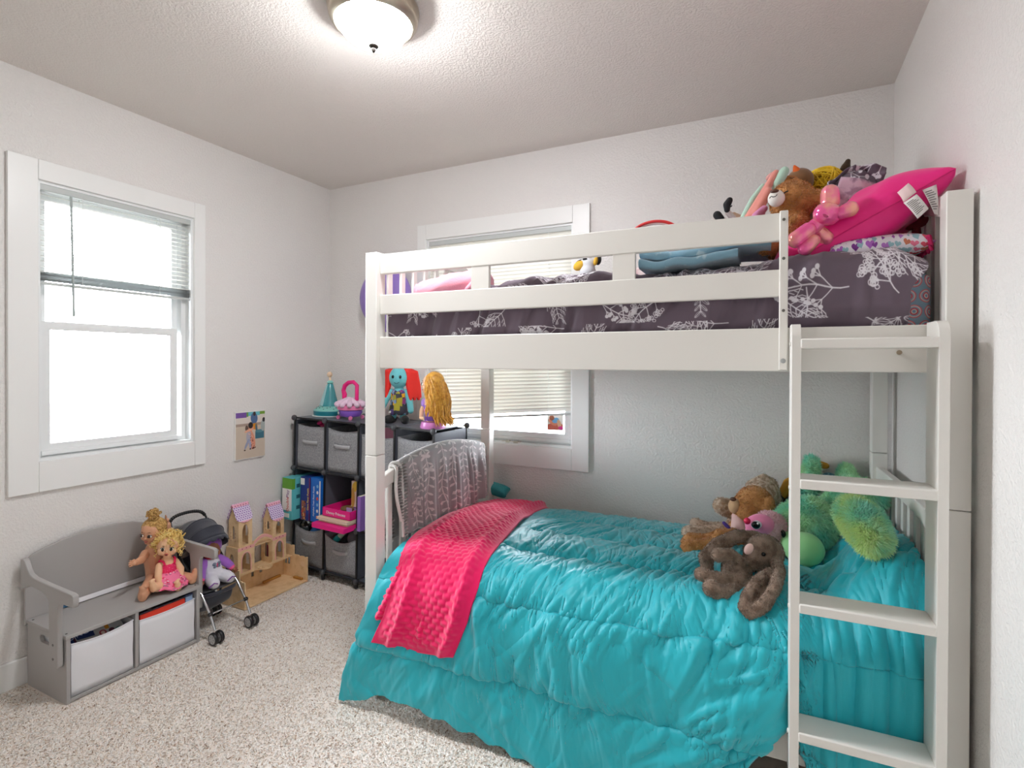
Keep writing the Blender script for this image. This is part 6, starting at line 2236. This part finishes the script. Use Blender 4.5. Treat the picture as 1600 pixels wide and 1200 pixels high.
# iridescent balloon animal plush
t = plush('balloon_animal', 'shiny pink iridescent balloon animal toy leaning on the hot pink pillow', (2.82, -1.0, 1.63), 'toy')
iri = mat('iridescent_pink', (240, 92, 160), .16, .3, coat=.6, vary=(16, (246, 170, 150), .42, .62))
b = lambda *n: body(ch(*[(q[0], q[1], q[2], q[3] * 1.14) for q in n]), .003, 2)
for nm, nodes in (('ear', ((2.872, -1.02, 1.805, 0.0221), (2.872, -1.02, 1.781, 0.0221))), ('head', ((2.86, -1.03, 1.745, 0.0294), (2.869, -1.02, 1.745, 0.0295))),
                  ('ear', ((2.897, -1.03, 1.743, 0.0164), (2.92, -1.03, 1.751, 0.0199))), ('neck', ((2.84, -1.02, 1.72, 0.0186), (2.829, -1.02, 1.71, 0.0186))),
                  ('leg', ((2.815, -1.04, 1.7, 0.0203), (2.785, -1.05, 1.674, 0.0222))), ('leg', ((2.829, -1.04, 1.669, 0.0166), (2.808, -1.05, 1.646, 0.0184))),
                  ('body', ((2.847, -1.0, 1.702, 0.0169), (2.864, -0.99, 1.683, 0.0207)))):
    part(t, nm, b(*nodes), iri, angle=180)
part(t, 'nose_dimple', ball((2.856, -1.075, 1.728, 0.0054), (1.6, .4, .7), (0, R(35), 0)), mat('dark_pink_dimple', (170, 50, 100), .4))

# teddy bear
bear_m = mat('amber_fur', col=(206, 150, 92), rough=.9, sheen=.3, spec=.1, vary=(26, (168, 114, 62), .42, .66))
t = plush('teddy_bear', 'large amber brown teddy bear with white muzzle on the upper bunk', (2.74, -.85, 1.63))
b_ = part(t, 'body', body(add(ball((2.783, -0.86, 1.839, 0.0659), (1.02, 1, .98)), ball((2.851, -0.89, 1.834, 0.0259), (1, .6, 1)), ch((2.779, -0.87, 1.752, 0.0554), (2.76, -0.86, 1.705, 0.0622)), ch((2.801, -0.93, 1.742, 0.0217), (2.787, -0.96, 1.75, 0.0214)), ch((2.74, -0.92, 1.688, 0.0282), (2.703, -0.95, 1.68, 0.024))), .007, 3), bear_m, angle=180)
fur(b_, bear_m, 12000, .008, .0022, (0, -.1, -.4), .5, 22)
part(t, 'muzzle', ball((2.735, -0.93, 1.833, 0.0261), (.95, 1, 1)), mat('cream_plush', (236, 230, 222), .9, sheen=.3), angle=180)
part(t, 'nose', ball((2.729, -0.965, 1.846, 0.0099), (1.3, .8, .55)), mat('brown_nose'))
part(t, 'smile', MB().tube([(2.715, -0.972, 1.824), (2.72, -0.977, 1.828), (2.725, -0.978, 1.825), (2.732, -0.978, 1.826), (2.736, -0.974, 1.832)], .0013, 6), mat('stitch_black', (40, 34, 34), .7))
part(t, 'eye', MB().tube([(2.756, -0.945, 1.842), (2.761, -0.945, 1.846), (2.767, -0.945, 1.848)], .0022, 6), mat('stitch_black'))

# brown owl behind the teddy
t = plush('plush_owl', 'brown plush owl with orange ear peeking over the teddy bear', (2.7, -.62, 1.64))
part(t, 'body', body(add(ball((2.816, -0.66, 1.96, 0.0452)), ball((2.814, -0.64, 1.883, 0.0594)), ball((2.807, -0.62, 1.797, 0.0693))), .007, 2), mat('umber_fur', (124, 86, 50), .9, sheen=.3), angle=180)
part(t, 'face', body(add(ball((2.785, -0.72, 1.95, 0.0221), (1.2, .6, .7), (0, R(15), 0)), ball((2.769, -0.72, 1.944, 0.0133))), .003, 2), mat('caramel_plush', (178, 118, 68), .85), angle=180)
part(t, 'ear', MB().lathe([(.016, 0), (.012, .016), (.004, .032), (.0005, .036)], (2.809, -0.68, 1.98), 14, Matrix.Rotation(R(-22), 3, 'Y')), mat('orange_felt', (216, 96, 30), .8))
part(t, 'stitch', MB().tube([(2.78, -0.742, 1.951), (2.788, -0.744, 1.947), (2.794, -0.742, 1.951)], .0012, 5), mat('stitch_black'))

# long eared pastel plush
t = plush('plush_bunny', 'pastel plush bunny whose long coral and mint ears lean beside the teddy', (2.62, -.72, 1.64))
co, mi = mat('coral_plush', (232, 150, 138), .85, sheen=.3), mat('mint_plush', (184, 218, 200), .85, sheen=.3)
part(t, 'ear', body(add(ch((2.65, -0.8, 1.804, 0.0175), (2.693, -0.78, 1.885, 0.0153), (2.721, -0.76, 1.94, 0.0132), (2.737, -0.75, 1.972, 0.011)), ch((2.674, -0.8, 1.823, 0.0174), (2.713, -0.78, 1.9, 0.0153))), .004, 2), co, angle=180)
part(t, 'ear_back', body(ch((2.631, -0.79, 1.809, 0.0111), (2.665, -0.77, 1.883, 0.0111), (2.697, -0.75, 1.931, 0.01)), .004, 2), mi, angle=180)
part(t, 'ear', body(add(ch((2.741, -0.76, 1.929, 0.0153), (2.756, -0.75, 1.96, 0.0175), (2.764, -0.75, 1.974, 0.0153)), ch((2.735, -0.76, 1.912, 0.011), (2.745, -0.755, 1.938, 0.0132))), .004, 2), mi, angle=180)
part(t, 'bow', body(add(ball((2.721, -0.73, 1.97, 0.0156), (1.3, .5, .6), (0, R(-40), 0)), ball((2.737, -0.73, 1.976, 0.0133), (1, .5, .7))), .003, 1), mat('rose_print', (226, 168, 162), .7, vary=(120, (120, 70, 70), .62, .68)), angle=180)
part(t, 'body', body(add(ball((2.694, -0.78, 1.793, 0.0307), (1.4, 1, 1)), ch((2.663, -0.74, 1.757, 0.0586), (2.612, -0.76, 1.739, 0.0451)), ch((2.674, -0.82, 1.812, 0.013), (2.701, -0.8, 1.84, 0.013))), .006, 2), mat('orchid_plush', (216, 140, 186), .85, sheen=.3), angle=180)

# doll with black shoes
t = plush('cloth_doll', 'doll lying on the upper bunk, only black strap shoes and pale legs showing', (2.5, -.75, 1.64), 'doll')
blk = mat('black_felt', (22, 22, 26), .8)
part(t, 'shoe', body(add(ch((2.591, -0.78, 1.887, 0.0112), (2.583, -0.78, 1.873, 0.0135), (2.583, -0.78, 1.855, 0.0101))), .003, 1), blk, angle=180)
part(t, 'shoe', body(add(ch((2.551, -0.78, 1.84, 0.0147), (2.562, -0.78, 1.825, 0.0136))), .003, 1), blk, angle=180)
part(t, 'strap', MB().tube([(2.589, -0.785, 1.864), (2.596, -0.785, 1.863), (2.599, -0.785, 1.867)], .0022, 6), blk)
part(t, 'sock', body(add(ch((2.585, -0.77, 1.848, 0.0102), (2.603, -0.76, 1.83, 0.0113)), ch((2.566, -0.77, 1.825, 0.0113), (2.591, -0.76, 1.809, 0.0113))), .003, 1), mat('pale_sock', (226, 210, 206), .8), angle=180)
part(t, 'leg', body(add(ch((2.603, -0.76, 1.839, 0.0113), (2.64, -0.74, 1.82, 0.0136), (2.657, -0.72, 1.762, 0.0319)), ch((2.591, -0.76, 1.809, 0.0113), (2.611, -0.74, 1.762, 0.0205))), .004, 2), mat('peach_cloth', (232, 196, 168), .8), angle=180)

# yellow yarn ball and the dark eared plush
t = plush('yarn_ball', 'yellow ball of yarn behind the teddy bear on the upper bunk', (2.8, -.55, 1.65), 'yarn')
yc = Vector((2.898, -0.58, 1.953))
ym = mat('yellow_yarn', (236, 196, 20), .8, sheen=.3)
part(t, 'core', MB().ell(tuple(yc), (.058, .05, .05), n=20), mat('yarn_core', (170, 130, 10), .9))
yb = MB()
for k in range(64):
    ax = Vector((rr.gauss(0, 1), rr.gauss(0, .8), rr.gauss(0, 1))).normalized()
    u_ = ax.orthogonal().normalized()
    v_ = ax.cross(u_)
    rad = .060 + .004 * (k % 3)
    yb.tube([yc + Vector(((u_ * math.cos(a) + v_ * math.sin(a)) * rad + ax * .018 * math.sin(k * 1.7))) * 1.0 * Vector((1, 1, 1)).length / math.sqrt(3) for a in [2 * PI * i / 26 for i in range(26)]], .0023, 5, closed=True)
part(t, 'strand', yb, ym)['kind'] = 'stuff'
part(t, 'loose_yarn', MB().tube([tuple(yc + Vector((0, 0, -.05))), tuple(yc + Vector((.01, .02, -.09))), (yc.x + .02, yc.y + .03, 1.65)], .004, 6), ym)
t = plush('plush_fawn', 'dark brown pointed plush ear rising behind the crumpled grey pillow', (2.88, -.5, 1.65))
df = mat('dark_brown_fur', (62, 44, 22), .9, sheen=.2)
part(t, 'ear', body(add(ch((2.973, -0.56, 2.04, 0.0092), (2.966, -0.56, 2.019, 0.0161), (2.956, -0.56, 2.002, 0.0138)), ch((2.977, -0.55, 2.018, 0.0092), (2.975, -0.55, 2.002, 0.0115))), .003, 1), df, angle=180)
part(t, 'head', body(add(ball((2.991, -0.5, 1.955, 0.0564)), ball((2.995, -0.48, 1.857, 0.0758))), .007, 2), df, angle=180)

# crumpled pillowcase pillow
t = thing('pillow', 'crumpled plum grey print pillow standing behind the balloon animal', 'pillow', (2.9, -.72, 1.64), True)
pc = (2.951, -0.76, 1.85)
n = 40
A = np.zeros((n, n, 3)); UVp = np.zeros((n, n, 2))
for i, u in enumerate(np.linspace(-1, 1, n)):
    for j, v in enumerate(np.linspace(-1, 1, n)):
        A[i, j] = (pc[0] + u * .082 + .02 * v, pc[1] - .045 * (1 - u * u) * (1 - v ** 4) + .02 * v, pc[2] + v * .098 - .022 * u * u * (v > 0) + .012 * u)
        UVp[i, j] = (.1 + .05 * u + .02, .62 + .09 * v)
ux = (A[..., 0] - pc[0]) * 30
A[..., 1] += .020 * (1 - np.abs(vn(ux, (A[..., 2] - pc[2]) * 22, 77))) ** 2
A[..., 2] += .012 * vn(ux * .8, ux * 0 + 3, 78)
part(t, 'case_front', MB().grid(A, uv=UVp), plum_m, solid=.003, angle=180)
A2 = A.copy()
A2[..., 1] = 2 * pc[1] - A[..., 1] + .02
part(t, 'case_back', MB().grid(A2[::-1], uv=UVp), plum_m, solid=.003, angle=180)
lin_ = MB().grid(np.array([[(pc[0] + .010 + .055 * u + .018 * v, pc[1] - .05 - .01 * math.sin(3 * u + 2 * v), pc[2] - .01 + .055 * v - .02 * u) for v in np.linspace(-1, 1, 12)] for u in np.linspace(-1, 1, 14)]))
part(t, 'lining', lin_, mat('mauve_lining', (200, 168, 184), .8, vary=(30, (150, 116, 136), .5, .62)), solid=.003, angle=180)

# pale pink bolster at the foot end
t = thing('pillow', 'pale pink fleece bolster with tied end at the foot of the upper bunk', 'pillow', (1.56, -.92, 1.58), True)
pk2 = mat('pale_pink_fleece', (244, 164, 182), .9, sheen=.4, bump=(200, .3))
A = []
for i in range(44):
    u = i / 43
    x_ = 1.385 + .33 * u
    r_ = .052 * min(1, (u / .10) ** .6 + .15) * min(1, ((1 - u) / .06) ** .5 + .1)
    r_ *= .62 if .07 < u < .11 else 1
    A.append([(x_, -.93 + 1.5 * r_ * math.cos(a) + .01 * math.sin(9 * u), 1.598 + .042 * u + r_ * math.sin(a) + .004 * math.sin(5 * a + 20 * u)) for a in [2 * PI * k / 26 for k in range(27)]])
part(t, 'cover', MB().grid(np.array(A)), pk2, angle=180)
part(t, 'tie', MB().tube([(1.415, -.93 + .052 * math.cos(a), 1.602 + .036 * math.sin(a)) for a in [2 * PI * k / 18 for k in range(18)]], .006, 6, closed=True), pk2)
part(t, 'tied_corner', body(add(ch((1.70, -.99, 1.635, .012), (1.69, -1.01, 1.61, .016), (1.675, -1.02, 1.595, .012))), .004, 2), pk2, angle=180)

# black, white and yellow plush peeking over the comforter
t = plush('plush_bee', 'small black, white and yellow plush peeking over the plum comforter', (2.1, -.62, 1.62))
part(t, 'head', body(add(ball((2.024, -0.62, 1.731, 0.0298), (1.2, 1, 1)), ball((2.027, -0.62, 1.703, 0.0351))), .005, 2), mat('white_plush', (222, 224, 228), .9, sheen=.3), angle=180)
part(t, 'ear', ball((1.996, -0.64, 1.726, 0.0243), (1.1, .5, .8), (0, R(-25), 0)), mat('mustard_plush', (222, 176, 60), .9))
part(t, 'ear', ball((2.065, -0.63, 1.742, 0.0187), (.5, .5, 1.0), (0, R(12), 0)), mat('mustard_plush'))
part(t, 'ear_rim', add(ball((1.994, -0.625, 1.74, 0.0217), (1.1, .5, .6), (0, R(-25), 0)), ball((2.074, -0.62, 1.746, 0.0201), (.6, .6, 1.0), (0, R(12), 0)), ball((2.021, -0.64, 1.751, 0.0107), (1, .6, .6))), mat('black_plush'))
t = thing('pillow', 'white and pink pillow lying by the wall on the upper bunk', 'pillow', (2.2, -.4, 1.62), True)
part(t, 'cover', cushion((2.26, -.42, 1.662), (.34, .28, .10), Euler((R(-8), R(6), R(10))), .7, 24), mat('white_pink_cotton', (240, 222, 222), .8, vary=(20, (226, 160, 170), .55, .68)), angle=180)

# folded blue blanket
t = thing('folded_blanket', 'folded dusty blue fleece blanket lying on the plum comforter behind the guard rail', 'blanket', (2.52, -.93, 1.63), True)
bl_m = mat('dusty_blue_fleece', (136, 178, 198), .9, sheen=.5, vary=(26, (190, 212, 220), .6, .72), bump=(300, .25))
for li in range(2):
    A = []
    xa, xb = 2.335, (2.63, 2.72)[li]
    for i in range(70):
        u = i / 69
        x_ = xa + (xb - xa) * u
        row = []
        rt = .0155 + .003 * float(vn(np.array(u * 6.), np.array(li * 3.), 7)) - .004 * sst(.75, 1, u)
        zb = 1.630 + .034 * li + .020 * sst(.45, .85, u) - .010 * li * sst(.7, 1, u) + .007 * float(vn(np.array(u * 5.), np.array(li * 7.), 9))
        for k in range(17):
            a = -PI / 2 + PI * k / 16
            row.append((x_, -1.052 + .012 * li - rt * 1.2 * math.cos(a) + .006 * float(vn(np.array(u * 8.), np.array(li * 2.), 12)), zb + rt * math.sin(a)))
        row = [(x_, -.78, zb - rt)] + row + [(x_, -.78, zb + rt)]
        A.append(row)
    part(t, 'fold', MB().grid(np.array(A)), bl_m, angle=180)
t = thing('headband', 'red rimmed headband standing behind the top guard rail', 'headband', (2.38, -.8, 1.64), True)
hc = (2.335, -0.8, 1.775)
hr = abs((2.335, -0.8, 1.836)[2] - hc[2])
part(t, 'band', MB().tube([(hc[0] + hr * 1.5 * math.cos(a), hc[1], hc[2] + hr * math.sin(a)) for a in [R(-50 + 280 * k / 40) for k in range(41)]], .006, 8), mat('red_plastic', (206, 50, 50), .35))
part(t, 'lining', MB().tube([(hc[0] + (hr - .006) * 1.48 * math.cos(a), hc[1] + .003, hc[2] + (hr - .006) * math.sin(a)) for a in [R(-50 + 280 * k / 40) for k in range(41)]], .005, 8), mat('pale_lining', (222, 190, 186), .5))
part(t, 'foot', MB().tube([(hc[0] - .03, hc[1], hc[2] - hr * .7), (hc[0] - .02, hc[1], 1.65)], .005, 8), mat('red_plastic'))
t = plush('plush_snake', 'magenta plush tail lying on the folded blue blanket', (2.48, -.86, 1.7))
part(t, 'tail', body(ch((2.414, -0.9, 1.702, 0.0132), (2.465, -0.89, 1.704, 0.0153), (2.516, -0.88, 1.71, 0.013)), .004, 2), mat('magenta_plush', (200, 30, 130), .85, sheen=.3), angle=180)
t = plush('knit_cap', 'small pale teal knitted cap between the blue blanket and the teddy bear', (2.62, -.84, 1.66), 'hat')
part(t, 'cap', body(add(ball((2.588, -0.86, 1.704, 0.0238), (1.1, 1, 1))), .004, 2), mat('pale_teal_knit', (150, 200, 205), .9, bump=(300, .6)), angle=180)
part(t, 'brim', MB().lathe([(.020, -.006), (.024, 0), (.020, .006)], (2.588, -0.86, 1.686), 18), mat('pale_teal_knit'))
t = plush('plush_bow', 'dark red plush bow lying at the spindles behind the hot pink pillow', (3.06, -.8, 1.66))
part(t, 'bow_loop', body(add(ball((3.123, -0.86, 1.738, 0.0189), (.9, .6, 1.1), (0, R(30), 0)), ball((3.098, -0.86, 1.727, 0.019), (1.1, .6, .8))), .004, 2), mat('dark_red_plush', (120, 24, 36), .85), angle=180)
part(t, 'tail', body(ch((3.11, -0.86, 1.73, 0.0095), (3.111, -0.86, 1.688, 0.0133)), .004, 2), mat('dark_red_plush'), angle=180)
